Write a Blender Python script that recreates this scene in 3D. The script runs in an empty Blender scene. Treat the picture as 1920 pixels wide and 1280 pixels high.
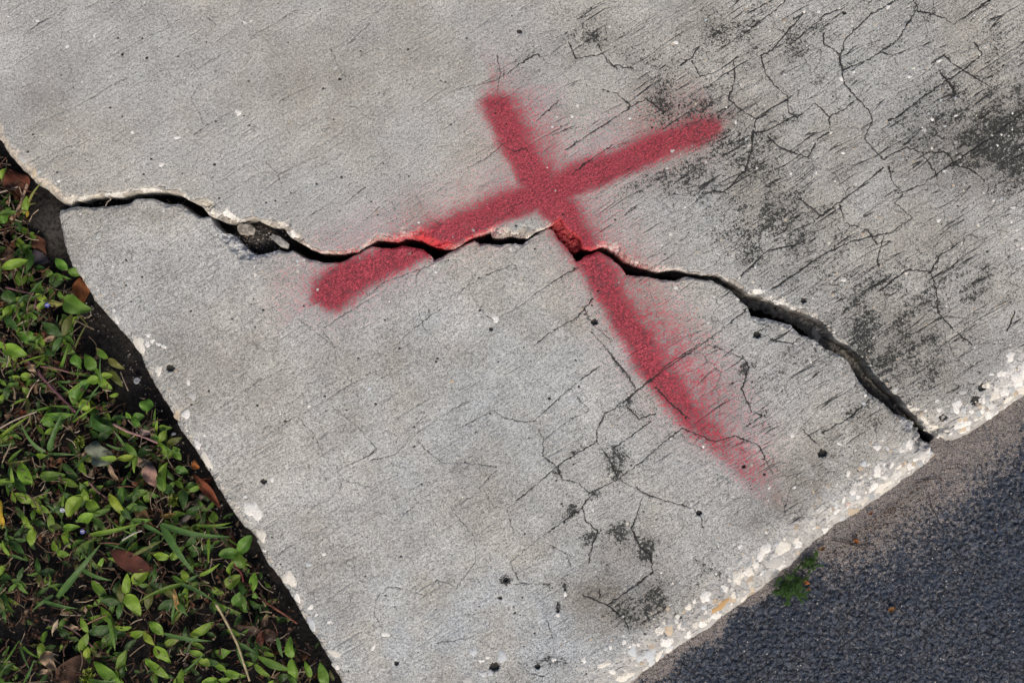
import bpy, math, random
import numpy as np

# ------------------------------------------------------------------ camera, sky, sun, exposure
S = 0.000625            # metres per photo pixel on the top face of the pavement (the picture is 1.2 m wide)
H = 1.5                 # camera height over that face
STEP = 1.15             # fine sampling of the concrete surface, in photo pixels (0.8 mm)
scene = bpy.context.scene
scene.render.engine = 'CYCLES'
cam_d = bpy.data.cameras.new('camera'); cam = bpy.data.objects.new('camera', cam_d)
scene.collection.objects.link(cam); scene.camera = cam
cam.location = (0, 0, H); cam.rotation_euler = (0, 0, 0)
cam_d.sensor_width = 36.0; cam_d.lens = 36.0 * H / (1920 * S)
cam_d.clip_start = 0.05; cam_d.clip_end = 500

SUN_EL = math.radians(46); SUN_AZ = math.radians(-74)      # azimuth in the xy plane, from +x
w = bpy.data.worlds.new('World'); scene.world = w; w.use_nodes = True
nt = w.node_tree; nt.nodes.clear()
sky = nt.nodes.new('ShaderNodeTexSky'); sky.sky_type = 'NISHITA'; sky.sun_disc = False
sky.sun_elevation = SUN_EL; sky.sun_rotation = math.pi/2 - SUN_AZ
sky.dust_density = 4.0; sky.air_density = 1.0; sky.ozone_density = 1.0
bg = nt.nodes.new('ShaderNodeBackground'); bg.inputs[1].default_value = 0.10
wo = nt.nodes.new('ShaderNodeOutputWorld')
nt.links.new(sky.outputs[0], bg.inputs[0]); nt.links.new(bg.outputs[0], wo.inputs[0])
sl = bpy.data.lights.new('sun', 'SUN'); sl.energy = 1.9; sl.angle = math.radians(28); sl.color = (1.0, 0.90, 0.76)
sun = bpy.data.objects.new('sun', sl); scene.collection.objects.link(sun)
from mathutils import Vector
sun.rotation_euler = Vector((math.cos(SUN_EL)*math.cos(SUN_AZ), math.cos(SUN_EL)*math.sin(SUN_AZ), math.sin(SUN_EL))).to_track_quat('Z', 'Y').to_euler()
sun.location = (2, -3, 3)
scene.view_settings.view_transform = 'Standard'; scene.view_settings.look = 'None'
scene.view_settings.gamma = 1.0; scene.view_settings.exposure = 0.40
scene.view_settings.use_curve_mapping = False

col = scene.collection
rng = np.random.default_rng(7); random.seed(7)
f32 = np.float32

# ------------------------------------------------------------------ small helpers
def tag(o, label=None, cat=None, group=None, kind=None):
    if label: o['label'] = label
    if cat: o['category'] = cat
    if group: o['group'] = group
    if kind: o['kind'] = kind
    return o
def empty(name, loc):
    o = bpy.data.objects.new(name, None); col.objects.link(o); o.location = loc
    o.empty_display_size = 0.01
    return o
def at(px, py, z=0.0):
    """point of the place seen at photo pixel (px,py) when it stands z metres above the pavement face"""
    k = S * (H - z) / H
    return np.array([(px - 960) * k, (640 - py) * k, z])
def make_mesh(name, V, F, mat, parent=None, cols=None, uv=None, smooth=True):
    me = bpy.data.meshes.new(name)
    V = np.asarray(V, dtype=f32); F = [tuple(f) for f in F] if not isinstance(F, np.ndarray) else F
    if isinstance(F, np.ndarray):
        k = F.shape[1]; n = F.shape[0]
        me.vertices.add(len(V)); me.vertices.foreach_set('co', V.ravel())
        me.loops.add(n * k); me.loops.foreach_set('vertex_index', F.ravel().astype(np.int32))
        me.polygons.add(n); me.polygons.foreach_set('loop_start', np.arange(0, n * k, k, dtype=np.int32))
        me.update(calc_edges=True)
    else:
        me.from_pydata([tuple(map(float, v)) for v in V], [], F)
    if cols:
        for an, arr in cols.items():
            arr = np.asarray(arr, dtype=f32)
            a = me.color_attributes.new(an, 'FLOAT_COLOR', 'POINT')
            a.data.foreach_set('color', arr.ravel())
    if uv is not None:
        u = me.uv_layers.new(name='uv'); vi = np.empty(len(me.loops), dtype=np.int32)
        me.loops.foreach_get('vertex_index', vi)
        u.data.foreach_set('uv', np.asarray(uv, dtype=f32)[vi].ravel())
    if smooth:
        me.polygons.foreach_set('use_smooth', np.ones(len(me.polygons), dtype=bool))
    me.materials.append(mat); me.validate() if not isinstance(F, np.ndarray) else None
    o = bpy.data.objects.new(name, me); col.objects.link(o)
    if parent: o.parent = parent
    return o

# noise on arrays
_p = {}
def _tab(seed):
    if seed not in _p:
        r = np.random.default_rng(seed + 1000)
        pm = r.permutation(256).astype(np.int32); a = r.random(256).astype(f32) * 2 * np.pi
        _p[seed] = (np.concatenate([pm, pm]), np.cos(a), np.sin(a))
    return _p[seed]
def perlin(x, y, seed=0):
    pm, gx, gy = _tab(seed)
    xi = np.floor(x).astype(np.int32); yi = np.floor(y).astype(np.int32)
    xf = (x - xi).astype(f32); yf = (y - yi).astype(f32); xi &= 255; yi &= 255
    u = xf*xf*xf*(xf*(xf*6-15)+10); v = yf*yf*yf*(yf*(yf*6-15)+10)
    def g(ix, iy, dx, dy):
        h = pm[pm[ix & 255] + (iy & 255)]
        return gx[h]*dx + gy[h]*dy
    a = g(xi, yi, xf, yf); b = g(xi+1, yi, xf-1, yf); c = g(xi, yi+1, xf, yf-1); d = g(xi+1, yi+1, xf-1, yf-1)
    return ((a+(b-a)*u) + ((c+(d-c)*u) - (a+(b-a)*u))*v) * 1.4
def fbm(x, y, seed=0, oct=4, gain=0.5):
    s = 0; a = 1.0; t = 0
    for i in range(oct):
        s = s + a * perlin(x * 2**i, y * 2**i, seed + i); t += a; a *= gain
    return s / t
def voronoi(x, y, seed=0, jit=0.9):
    r = np.random.default_rng(seed + 77); jx = r.random((256, 256)).astype(f32); jy = r.random((256, 256)).astype(f32); cid = r.random((256, 256)).astype(f32)
    xi = np.floor(x).astype(np.int32); yi = np.floor(y).astype(np.int32)
    f1 = np.full(x.shape, 9, f32); f2 = np.full(x.shape, 9, f32); idn = np.zeros(x.shape, f32)
    for dx in (-1, 0, 1):
        for dy in (-1, 0, 1):
            cx = xi+dx; cy = yi+dy; a = cx & 255; b = cy & 255
            px = cx + 0.5 + (jx[a, b]-0.5)*jit; py = cy + 0.5 + (jy[a, b]-0.5)*jit
            d = np.sqrt((px-x)**2 + (py-y)**2).astype(f32)
            m = d < f1
            f2 = np.where(m, f1, np.minimum(f2, d)); idn = np.where(m, cid[a, b], idn); f1 = np.where(m, d, f1)
    return f1, f2, idn
def sm(a, b, x):
    t = np.clip((x-a)/(b-a), 0, 1); return t*t*(3-2*t)
def dist_poly(X, Y, pts, closed=False):
    """distance to a polyline, plus the running parameter of the nearest point and the side"""
    best = np.full(X.shape, 1e9, f32); par = np.zeros(X.shape, f32); side = np.zeros(X.shape, f32)
    n = len(pts)
    for i in range(n if closed else n-1):
        x0, y0 = pts[i][:2]; x1, y1 = pts[(i+1) % n][:2]
        dx, dy = x1-x0, y1-y0; L = dx*dx+dy*dy + 1e-9
        t = np.clip(((X-x0)*dx + (Y-y0)*dy)/L, 0, 1)
        ex = X-(x0+t*dx); ey = Y-(y0+t*dy); d = ex*ex+ey*ey
        m = d < best
        best = np.where(m, d, best); par = np.where(m, i+t, par); side = np.where(m, dx*(Y-y0)-dy*(X-x0), side)
    return np.sqrt(best), par, side
def inside(X, Y, pts):
    c = np.zeros(X.shape, bool); n = len(pts)
    for i in range(n):
        x0, y0 = pts[i]; x1, y1 = pts[(i+1) % n]
        if y0 == y1: continue
        m = (Y > min(y0, y1)) & (Y <= max(y0, y1))
        c ^= m & (X < (x1-x0)*(Y-y0)/(y1-y0)+x0)
    return c
def axis(lo, hi, step, far, grow=1.13):
    core = list(np.arange(lo, hi+step, step)); s = step; a = []; x = core[0]
    while x > -far: s *= grow; x -= s; a.append(x)
    s = step; b = []; x = core[-1]
    while x < far: s *= grow; x += s; b.append(x)
    return np.array(a[::-1] + core + b, dtype=f32)

# ------------------------------------------------------------------ shader helpers
class NG:
    def __init__(s, name):
        s.m = bpy.data.materials.new(name); s.m.use_nodes = True; s.t = s.m.node_tree; s.t.nodes.clear()
        s.out = s.n('ShaderNodeOutputMaterial'); s.b = s.n('ShaderNodeBsdfPrincipled')
        s.l(s.b.outputs[0], s.out.inputs[0]); s.tc = s.n('ShaderNodeTexCoord')
    def n(s, t): return s.t.nodes.new(t)
    def l(s, a, b): s.t.links.new(a, b)
    def _in(s, sock, v):
        if hasattr(v, 'is_linked') or isinstance(v, bpy.types.NodeSocket): s.l(v, sock)
        elif isinstance(v, (tuple, list)) and len(v) == 3 and sock.type == 'RGBA': sock.default_value = (*v, 1)
        else: sock.default_value = v
    def math(s, op, a, b=0.0, c=None, clamp=False):
        n = s.n('ShaderNodeMath'); n.operation = op; n.use_clamp = clamp
        s._in(n.inputs[0], a); s._in(n.inputs[1], b)
        if c is not None: s._in(n.inputs[2], c)
        return n.outputs[0]
    def mix(s, f, a, b, bt='MIX'):
        n = s.n('ShaderNodeMix'); n.data_type = 'RGBA'; n.blend_type = bt
        s._in(n.inputs['Factor'], f) if False else s._in(n.inputs[0], f)
        s._in(n.inputs[6], a); s._in(n.inputs[7], b); return n.outputs[2]
    def ramp(s, v, lo, hi, a=0.0, b=1.0):
        n = s.n('ShaderNodeMapRange'); n.interpolation_type = 'SMOOTHSTEP'; n.clamp = True
        s._in(n.inputs[0], v)
        for i, x in enumerate((lo, hi, a, b)): s._in(n.inputs[i+1], x)
        return n.outputs[0]
    def coord(s, rot=0.0, scale=(1, 1, 1)):
        r = s.n('ShaderNodeMapping'); r.inputs['Rotation'].default_value = (0, 0, rot); s.l(s.tc.outputs['Object'], r.inputs[0])
        q = s.n('ShaderNodeMapping'); q.inputs['Scale'].default_value = scale; s.l(r.outputs[0], q.inputs[0])
        return q.outputs[0]
    def noise(s, scale, detail=3, rough=0.55, vec=None, dist=0.0):
        n = s.n('ShaderNodeTexNoise'); n.inputs['Scale'].default_value = scale; n.inputs['Detail'].default_value = detail
        n.inputs['Roughness'].default_value = rough; n.inputs['Distortion'].default_value = dist
        s.l(vec if vec is not None else s.tc.outputs['Object'], n.inputs['Vector']); return n.outputs['Fac']
    def vor(s, scale, feature='F1', vec=None, out='Distance', rnd=1.0):
        n = s.n('ShaderNodeTexVoronoi'); n.feature = feature; n.inputs['Scale'].default_value = scale
        n.inputs['Randomness'].default_value = rnd
        s.l(vec if vec is not None else s.tc.outputs['Object'], n.inputs['Vector']); return n.outputs[out]
    def attr(s, name):
        n = s.n('ShaderNodeAttribute'); n.attribute_name = name; return n
    def sep(s, c):
        n = s.n('ShaderNodeSeparateColor'); s.l(c, n.inputs[0]); return n.outputs
    def bump(s, h, strength, dist, prev=None):
        n = s.n('ShaderNodeBump'); n.inputs['Strength'].default_value = strength; n.inputs['Distance'].default_value = dist
        s._in(n.inputs['Height'], h)
        if prev: s.l(prev, n.inputs['Normal'])
        return n.outputs[0]
    def fin(s, color, rough, normal=None, spec=0.3):
        s._in(s.b.inputs['Base Color'], color); s._in(s.b.inputs['Roughness'], rough)
        s.b.inputs['Specular IOR Level'].default_value = spec
        if normal: s.l(normal, s.b.inputs['Normal'])
        return s.m

BROOM = math.radians(32)
def mat_concrete():
    g = NG('broom_finished_concrete')
    A = g.attr('masks'); pr, lich, crk = g.sep(A.outputs['Color'])[:3]; tone = A.outputs['Alpha']
    B = g.attr('agg'); E = g.sep(g.attr('stain').outputs['Color'])
    fine = g.noise(900, 3, 0.65); mid = g.noise(330, 4, 0.62); low = g.noise(14, 5, 0.62); lowb = g.noise(5, 4, 0.55)
    streak = g.noise(1, 3, 0.6, g.coord(-BROOM, (70, 820, 1)))
    c = g.mix(g.ramp(low, 0.36, 0.66), (0.335, 0.323, 0.290), (0.410, 0.402, 0.372))
    c = g.mix(g.ramp(lowb, 0.38, 0.62), c, g.mix(0.5, c, (0.36, 0.375, 0.385)))
    c = g.mix(E[0], c, (0.40, 0.425, 0.44)); c = g.mix(E[1], c, (0.22, 0.195, 0.165))
    k = g.math('ADD', g.ramp(fine, 0.30, 0.70, 0.50, 1.46), g.ramp(mid, 0.3, 0.7, -0.22, 0.22))
    k = g.math('ADD', k, g.ramp(streak, 0.3, 0.7, -0.12, 0.09))
    k = g.math('MULTIPLY', k, tone)
    cc = g.n('ShaderNodeCombineColor')
    for i in range(3): g.l(k, cc.inputs[i])
    c = g.mix(1.0, c, cc.outputs[0], 'MULTIPLY')
    # single dark and light sand grains
    r = g.sep(g.vor(620, out='Color'))[0]; dd = g.vor(620)
    c = g.mix(g.math('MULTIPLY', g.math('LESS_THAN', r, g.math('ADD', 0.09, g.math('MULTIPLY', g.math('MINIMUM', lich, 0.6), 0.35))), g.ramp(dd, 0.30, 0.5, 0.75, 0)), c, (0.07, 0.068, 0.065))
    c = g.mix(g.math('MULTIPLY', g.math('GREATER_THAN', r, 0.955), g.ramp(dd, 0.28, 0.42, 0.75, 0)), c, (0.66, 0.65, 0.62))
    # exposed stone, broken faces
    sn = g.noise(240, 4, 0.65)
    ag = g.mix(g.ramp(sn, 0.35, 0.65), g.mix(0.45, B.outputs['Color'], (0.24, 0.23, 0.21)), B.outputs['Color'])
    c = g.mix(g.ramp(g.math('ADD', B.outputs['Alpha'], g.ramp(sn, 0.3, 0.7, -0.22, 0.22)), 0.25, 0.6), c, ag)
    # sprayed paint: grain by grain
    pn = g.math('ADD', pr, g.math('ADD', g.ramp(fine, 0.28, 0.72, -0.34, 0.34), g.ramp(mid, 0.3, 0.7, -0.22, 0.22)))
    pm = g.math('MULTIPLY', g.ramp(pn, 0.14, 0.66), g.ramp(pr, 0.004, 0.10))
    pm = g.math('MAXIMUM', pm, g.math('MULTIPLY', pr, 0.42))
    red = g.mix(g.ramp(g.math('ADD', g.math('MULTIPLY', fine, 0.6), g.math('MULTIPLY', mid, 0.4)), 0.36, 0.64), (0.100, 0.005, 0.015), (0.41, 0.045, 0.070))
    red = g.mix(0.75, red, g.mix(1.0, red, cc.outputs[0], 'MULTIPLY'))
    red = g.mix(B.outputs['Alpha'], red, (0.62, 0.035, 0.045))
    c = g.mix(g.math('MULTIPLY', pm, 0.95), c, red)
    # black lichen in clumps
    ln = g.math('ADD', g.math('MULTIPLY', g.noise(520, 5, 0.75), 0.45), g.math('MULTIPLY', g.noise(250, 6, 0.75, dist=0.4), 0.55))
    lm = g.math('MULTIPLY', g.ramp(g.math('ADD', g.math('MULTIPLY', g.math('MINIMUM', lich, 1.35), 0.112), ln), 0.59, 0.625), g.ramp(lich, 0.02, 0.15))
    c = g.mix(g.ramp(lich, 0.15, 0.9, 0, 0.16), c, (0.10, 0.095, 0.092))
    c = g.mix(g.math('MULTIPLY', lm, 0.93), c, (0.022, 0.024, 0.023))
    cm = g.ramp(g.math('ADD', crk, g.ramp(g.noise(420, 3), 0.3, 0.7, -0.11, 0.11)), 0.09, 0.66)
    c = g.mix(g.math('MULTIPLY', cm, 0.95), c, (0.022, 0.022, 0.022))
    W = E[2]; wn3 = g.noise(120, 6, 0.68, dist=0.6); wv = g.vor(150); wc = g.sep(g.vor(150, out='Color'))[1]
    wcol = g.mix(g.ramp(wn3, 0.35, 0.62), (0.20, 0.19, 0.18), (0.64, 0.62, 0.57))
    wcol = g.mix(g.math('MULTIPLY', g.math('GREATER_THAN', wc, 0.72), g.ramp(wv, 0.35, 0.5, 1, 0)), wcol, (0.50, 0.46, 0.40))
    wcol = g.mix(g.math('MULTIPLY', pm, 0.85), wcol, (0.20, 0.015, 0.02))
    c = g.mix(g.math('MULTIPLY', W, 0.9), c, wcol)
    nb = g.bump(mid, 0.55, 0.0012); nb = g.bump(fine, 0.6, 0.0006, nb)
    nb = g.bump(g.math('MULTIPLY', streak, g.ramp(B.outputs['Alpha'], 0.1, 0.5, 1, 0)), 0.35, 0.0006, nb)
    nb = g.bump(g.math('MULTIPLY', g.ramp(B.outputs['Alpha'], 0.3, 0.8), g.noise(170, 5, 0.6)), 1.0, 0.004, nb)
    nb = g.bump(g.math('MULTIPLY', W, g.math('ADD', wn3, g.math('MULTIPLY', wv, 0.5))), 0.7, 0.006, nb)
    return g.fin(c, 0.92, nb, 0.25)
def mat_pebble():
    g = NG('limestone_pebble'); A = g.attr('tint')
    n = g.noise(500, 4, 0.65); n2 = g.noise(130, 3)
    c = g.mix(g.ramp(n, 0.35, 0.62), g.mix(0.45, A.outputs['Color'], (0.30, 0.28, 0.26)), A.outputs['Color'])
    c = g.mix(g.ramp(n2, 0.45, 0.7, 0, 0.4), c, g.mix(0.5, A.outputs['Color'], (0.42, 0.36, 0.28)))
    return g.fin(c, 0.75, g.bump(n, 0.6, 0.0006), 0.35)
def mat_soil():
    g = NG('dark_sandy_soil'); A = g.attr('masks'); s = g.sep(A.outputs['Color'])
    n = g.noise(700, 3, 0.7); n2 = g.noise(60, 5, 0.6); n3 = g.noise(220, 5, 0.7)
    c = g.mix(g.ramp(n2, 0.35, 0.65), (0.007, 0.007, 0.008), (0.020, 0.017, 0.016))
    c = g.mix(s[0], c, (0.085, 0.078, 0.070))
    c = g.mix(g.ramp(n, 0.54, 0.70, 0, 0.45), c, (0.085, 0.08, 0.085))
    c = g.mix(g.ramp(n3, 0.4, 0.55, 0.7, 0), c, (0.006, 0.006, 0.007))
    return g.fin(c, 0.95, g.bump(n3, 1.0, 0.004, g.bump(n, 0.8, 0.001)), 0.2)
def mat_asphalt():
    g = NG('weathered_asphalt'); A = g.attr('masks'); s = g.sep(A.outputs['Color'])   # r dust, g height, b id
    fine = g.noise(900, 3, 0.7); mid = g.noise(230, 5, 0.7); low = g.noise(18, 4, 0.6)
    c = g.mix(s[2], (0.011, 0.017, 0.030), (0.036, 0.050, 0.077))
    c = g.mix(g.ramp(g.noise(600, 4, 0.7), 0.52, 0.64, 0, 0.7), c, (0.13, 0.155, 0.20))
    cav = g.ramp(s[1], 0.15, 0.75, 1.0, 0.0)
    d1 = g.math('MULTIPLY', cav, g.ramp(g.math('ADD', mid, g.ramp(low, 0.35, 0.65, -0.10, 0.12)), 0.46, 0.62))
    c = g.mix(g.math('MULTIPLY', d1, 0.22), c, (0.22, 0.22, 0.24))
    ev = g.n('ShaderNodeVectorMath'); ev.operation = 'MULTIPLY_ADD'; nz = g.n('ShaderNodeTexNoise'); nz.inputs['Scale'].default_value = 90; nz.inputs['Detail'].default_value = 3; g.l(g.tc.outputs['Object'], nz.inputs[0])
    g.l(nz.outputs['Color'], ev.inputs[0]); ev.inputs[1].default_value = (.012, .012, .012); g.l(g.tc.outputs['Object'], ev.inputs[2])
    edge = g.vor(120, 'DISTANCE_TO_EDGE', ev.outputs[0]); crev = g.ramp(edge, 0.02, 0.10, 1, 0)
    c = g.mix(g.math('MULTIPLY', g.math('MULTIPLY', g.ramp(edge, 0.06, 0.16, 1, 0), g.ramp(mid, 0.5, 0.6)), 0.5), c, (0.17, 0.19, 0.22))
    c = g.mix(g.math('MULTIPLY', crev, g.ramp(low, 0.35, 0.55, 0.3, 0.85)), c, (0.006, 0.008, 0.013))
    sp = g.sep(g.vor(300, out='Color'))[0]; dd = g.vor(300)
    c = g.mix(g.math('MULTIPLY', g.math('GREATER_THAN', sp, 0.97), g.ramp(dd, 0.2, 0.32, 0.8, 0)), c, (0.5, 0.48, 0.45))
    dm = g.ramp(g.math('ADD', s[0], g.math('ADD', g.ramp(mid, 0.3, 0.7, -0.42, 0.42), g.ramp(fine, 0.3, 0.7, -0.35, 0.35))), 0.35, 0.8)
    dust = g.mix(g.ramp(fine, 0.35, 0.62), (0.055, 0.046, 0.042), (0.36, 0.315, 0.285))
    c = g.mix(g.math('MULTIPLY', dm, 0.9), c, dust)
    return g.fin(c, g.math('ADD', 0.62, g.math('MULTIPLY', dm, 0.3)), g.bump(mid, 0.5, 0.0012, g.bump(fine, 1.0, 0.0010, g.bump(crev, 0.7, -0.002))), 0.25)
def mat_leaf(name, rough=0.42, vein=True, trans=0.25, spec=0.45, mott=0.25):
    g = NG(name); A = g.attr('tint')
    n = g.noise(90, 3, 0.6); n2 = g.noise(420, 3, 0.6)
    c = g.mix(g.ramp(n, 0.3, 0.7, 0, 1), g.mix(1.0, A.outputs['Color'], (1-mott, 1-mott, 1-mott), 'MULTIPLY'), A.outputs['Color'])
    u = g.n('ShaderNodeUVMap'); u.uv_map = 'uv'; sp = g.n('ShaderNodeSeparateXYZ'); g.l(u.outputs[0], sp.inputs[0])
    mid = g.ramp(g.math('ABSOLUTE', g.math('SUBTRACT', sp.outputs[0], 0.5)), 0.0, 0.035, 1, 0)
    lines = g.math('SINE', g.math('MULTIPLY', sp.outputs[0], 88.0))
    if vein:
        c = g.mix(g.math('MULTIPLY', mid, 0.35), c, g.mix(0.5, A.outputs['Color'], (0.35, 0.42, 0.12)))
        c = g.mix(g.ramp(lines, 0.2, 1.0, 0, 0.13), c, (0.16, 0.26, 0.06))
    c = g.mix(g.ramp(n2, 0.62, 0.72, 0, 0.30), c, (0.12, 0.09, 0.04))
    nb = g.bump(lines, 0.35, 0.0004, g.bump(n, 0.5, 0.003))
    g.fin(c, g.ramp(n2, 0.3, 0.7, rough-0.08, rough+0.12), nb, spec)
    if trans > 0:
        tr = g.n('ShaderNodeBsdfTranslucent'); g._in(tr.inputs[0], g.mix(0.4, c, (0.20, 0.30, 0.02)))
        mx = g.n('ShaderNodeMixShader'); mx.inputs[0].default_value = trans
        g.l(g.b.outputs[0], mx.inputs[1]); g.l(tr.outputs[0], mx.inputs[2]); g.l(mx.outputs[0], g.out.inputs[0])
    return g.m
M_CON = mat_concrete(); M_PEB = mat_pebble(); M_SOIL = mat_soil(); M_ASP = mat_asphalt()
M_LEAF = mat_leaf('green_leaf', 0.36); M_DRY = mat_leaf('dry_leaf', 0.7, False, 0.08, 0.25, 0.5)
M_STEM = mat_leaf('plant_stem', 0.6, False, 0.0, 0.3, 0.4)

# ------------------------------------------------------------------ outlines measured on the photograph
UP_LIP = [(123,387),(135,373),(147,376),(160,370),(173,368),(195,368),(213,368),(235,365),(253,363),(273,359),(300,357),(330,363),(345,369),(353,375),(377,385),(390,403),(417,415),(447,416),(462,412),(477,410),(507,424),(527,427),(547,447),(567,458),(581,466),(600,473),(623,476),(645,475),(670,472),(691,459),(705,450),(726,451),(748,453),(758,447),(787,449),(815,461),(840,468),(852,466),(866,458),(879,449),(900,440),(918,433),(922,442),(928,445),(942,446),(960,442),(989,447),(1006,436),(1031,423),(1051,411),(1059,426),(1074,438),(1088,449),(1091,464),(1105,470),(1120,466),(1128,462),(1150,470),(1172,490),(1197,499),(1220,507),(1240,510),(1268,505),(1290,512),(1325,515),(1351,518),(1382,536),(1404,551),(1443,562),(1483,579),(1517,590),(1542,604),(1556,622),(1572,640),(1596,651),(1622,676),(1644,706),(1666,728),(1692,750),(1710,772),(1736,798),(1762,820),(1776,836)]
LO_LIP = [(104,395),(113,391),(133,386),(157,387),(187,386),(217,384),(240,381),(250,373),(265,371),(283,371),(300,377),(310,382),(337,382),(353,395),(373,407),(393,405),(400,420),(415,435),(437,440),(448,453),(460,467),(480,477),(500,473),(520,467),(537,472),(547,468),(567,482),(593,488),(606,492),(638,491),(652,484),(677,470),(695,461),(719,463),(734,466),(755,458),(772,463),(794,466),(808,480),(813,488),(840,474),(865,461),(889,449),(900,456),(918,457),(942,457),(967,456),(980,457),(992,449),(1010,437),(1027,425),(1035,429),(1056,456),(1074,477),(1082,488),(1102,477),(1123,470),(1144,480),(1162,495),(1176,514),(1194,516),(1211,517),(1233,522),(1268,525),(1290,518),(1325,525),(1338,525),(1369,542),(1386,557),(1404,575),(1412,593),(1443,597),(1487,610),(1504,627),(1535,638),(1552,654),(1579,665),(1596,680),(1609,706),(1631,735),(1653,750),(1679,772),(1710,789),(1732,813),(1745,831),(1774,840)]
UP_LEFT = [(-2670,-3958),(-130,60),(-60,175),(0,272),(10,287),(30,310),(50,330),(66,345),(78,352),(97,368),(110,378),(123,387)]
UP_ASP = [(1776,836),(1789,831),(1824,818),(1859,794),(1889,772),(1920,752),(1960,722),(2050,652),(5920,-2250)]
LO_LEFT = [(104,395),(102,408),(110,440),(117,473),(127,500),(150,527),(167,560),(186,583),(213,613),(239,642),(255,666),(268,693),(284,725),(300,751),(319,780),(332,810),(353,836),(369,860),(383,884),(393,900),(417,943),(443,980),(473,1010),(490,1050),(520,1090),(547,1130),(573,1180),(600,1220),(633,1280),(670,1340),(805,1552)]
LO_ASP = [(805,1552),(835,1562),(1100,1360),(1203,1278),(1230,1257),(1276,1222),(1334,1188),(1373,1157),(1419,1122),(1457,1095),(1496,1064),(1519,1037),(1550,1012),(1577,991),(1623,964),(1662,937),(1720,895),(1770,860),(1774,840)]
UPPER = UP_LIP + UP_ASP[1:] + [(3000,-7200)] + UP_LEFT[:-1]
LOWER = LO_LIP + LO_ASP[::-1][1:] + LO_LEFT[::-1][1:-1]

gx = axis(-60, 1980, STEP, 6500); gy = axis(-60, 1345, STEP, 7500)
X, Y = np.meshgrid(gx, gy)
# ragged edges: the same warp for both pieces, so that they would still fit together
nearw = 1.0
WX = X + fbm(X/26, Y/26, 11, 4, 0.62)*3.6; WY = Y + fbm(X/26, Y/26, 21, 4, 0.62)*3.6
ca, sa = math.cos(BROOM), math.sin(BROOM)
U = X*ca - Y*sa            # along the broom lines (photo y points down)
Vb = X*sa + Y*ca           # across them

# masks that lie over both pieces ------------------------------------------------
def blob(cx, cy, rx, ry=None, rot=0.0, amp=1.0, p=1.0):
    ry = ry or rx; c, s = math.cos(rot), math.sin(rot)
    dx = X-cx; dy = Y-cy
    return amp*np.exp(-((((dx*c+dy*s)/rx)**2 + ((-dx*s+dy*c)/ry)**2)**p))
lichen = np.zeros(X.shape, f32)
BR = -BROOM
for b in [(1110,70,70,40,0.3,.62),(1235,165,80,55,0.5,.6),(1190,120,60,30,0.3,.45),(1310,215,85,45,0.2,.75),(1330,75,60,45,0,.42),(1370,60,40,25,0,.6),(1300,325,110,40,-.35,.62),(1215,345,60,22,-.3,.5),
          (1390,380,110,90,0,.42),(1420,440,80,70,0,.5),(1500,385,90,70,0,.35),(1880,240,120,70,BR,1.15),(1915,300,70,60,BR,.9),(1760,240,100,40,BR,.55),(1700,215,60,30,BR,.5),(1790,170,80,50,BR,.45),
          (1620,600,130,80,0.3,.58),(1710,560,140,110,0.2,.48),(1740,690,120,60,.2,.45),(1660,690,90,60,.5,.45),(1840,520,80,70,0,.35),(1500,470,90,70,0,.28),(1455,90,90,26,BR,.5),(1530,60,90,24,BR,.4),
          (1430,30,80,30,BR,.38),(1590,120,60,20,BR,.5),(1740,40,70,40,BR,.35),(1880,70,60,60,0,.35),(980,105,55,26,BR,.36),(930,130,50,30,0,.3),(1390,280,90,60,0,.42),
          (1150,880,22,44,0.1,.62),(1165,850,28,16,0,.55),(1175,755,26,16,-.5,.55),(1110,925,16,12,0,.75),(1075,850,40,14,-.6,.42),(1045,885,12,10,0,.6),(1210,780,50,30,0,.35),(1075,955,16,22,0.5,.6),(1165,1000,26,22,0,.55),
          (1215,1030,24,30,0,.62),(1105,1010,20,14,-.5,.45),(1405,690,24,34,0.2,.55),(1460,690,70,22,BR,.42),(1480,720,50,40,0,.35),(1435,795,30,24,0,.4),(1640,780,50,40,0,.42),(1620,775,36,26,0,.5),(1300,980,60,40,0,.22),
          (1350,1050,50,60,0,.3),(1220,1150,80,60,0,.3),(1020,1240,40,14,.1,.55),(948,1088,10,8,0,1.1),(1060,1100,6,14,0,.6),(1046,1138,6,14,0,.6),(1200,1130,50,30,BR,.34),(1535,1010,20,12,0,.4),(1440,1010,70,26,BR,.3),
          (480,110,40,16,BR,.2),(390,140,90,60,0,.18),(665,60,16,8,BR,.5),(1560,910,80,60,0,.25),(1590,830,90,60,0,.3)]:
    lichen += blob(*b)
lichen += 0.27*sm(1050, 1500, X + (600-Y)*0.35) * sm(900, 500, Y) + 0.07
lichen = np.where((X*0.55+330 < Y), lichen*1.75, lichen*0.70)
lichen *= (0.62 + 0.75*np.clip(fbm(X/42, Y/42, 31, 4)*1.8 + 0.5, 0, 1.3))
lichen *= 0.75 + 0.5*np.clip(perlin(U/120, Vb/7, 35)+0.5, 0, 1)
# cleaner sprayed-over patch beside the cross
lichen *= 1 - 0.85*np.clip(blob(1090,170,110,60,-.5,1.3)+blob(1120,240,80,26,BR,.6), 0, 1)

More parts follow.
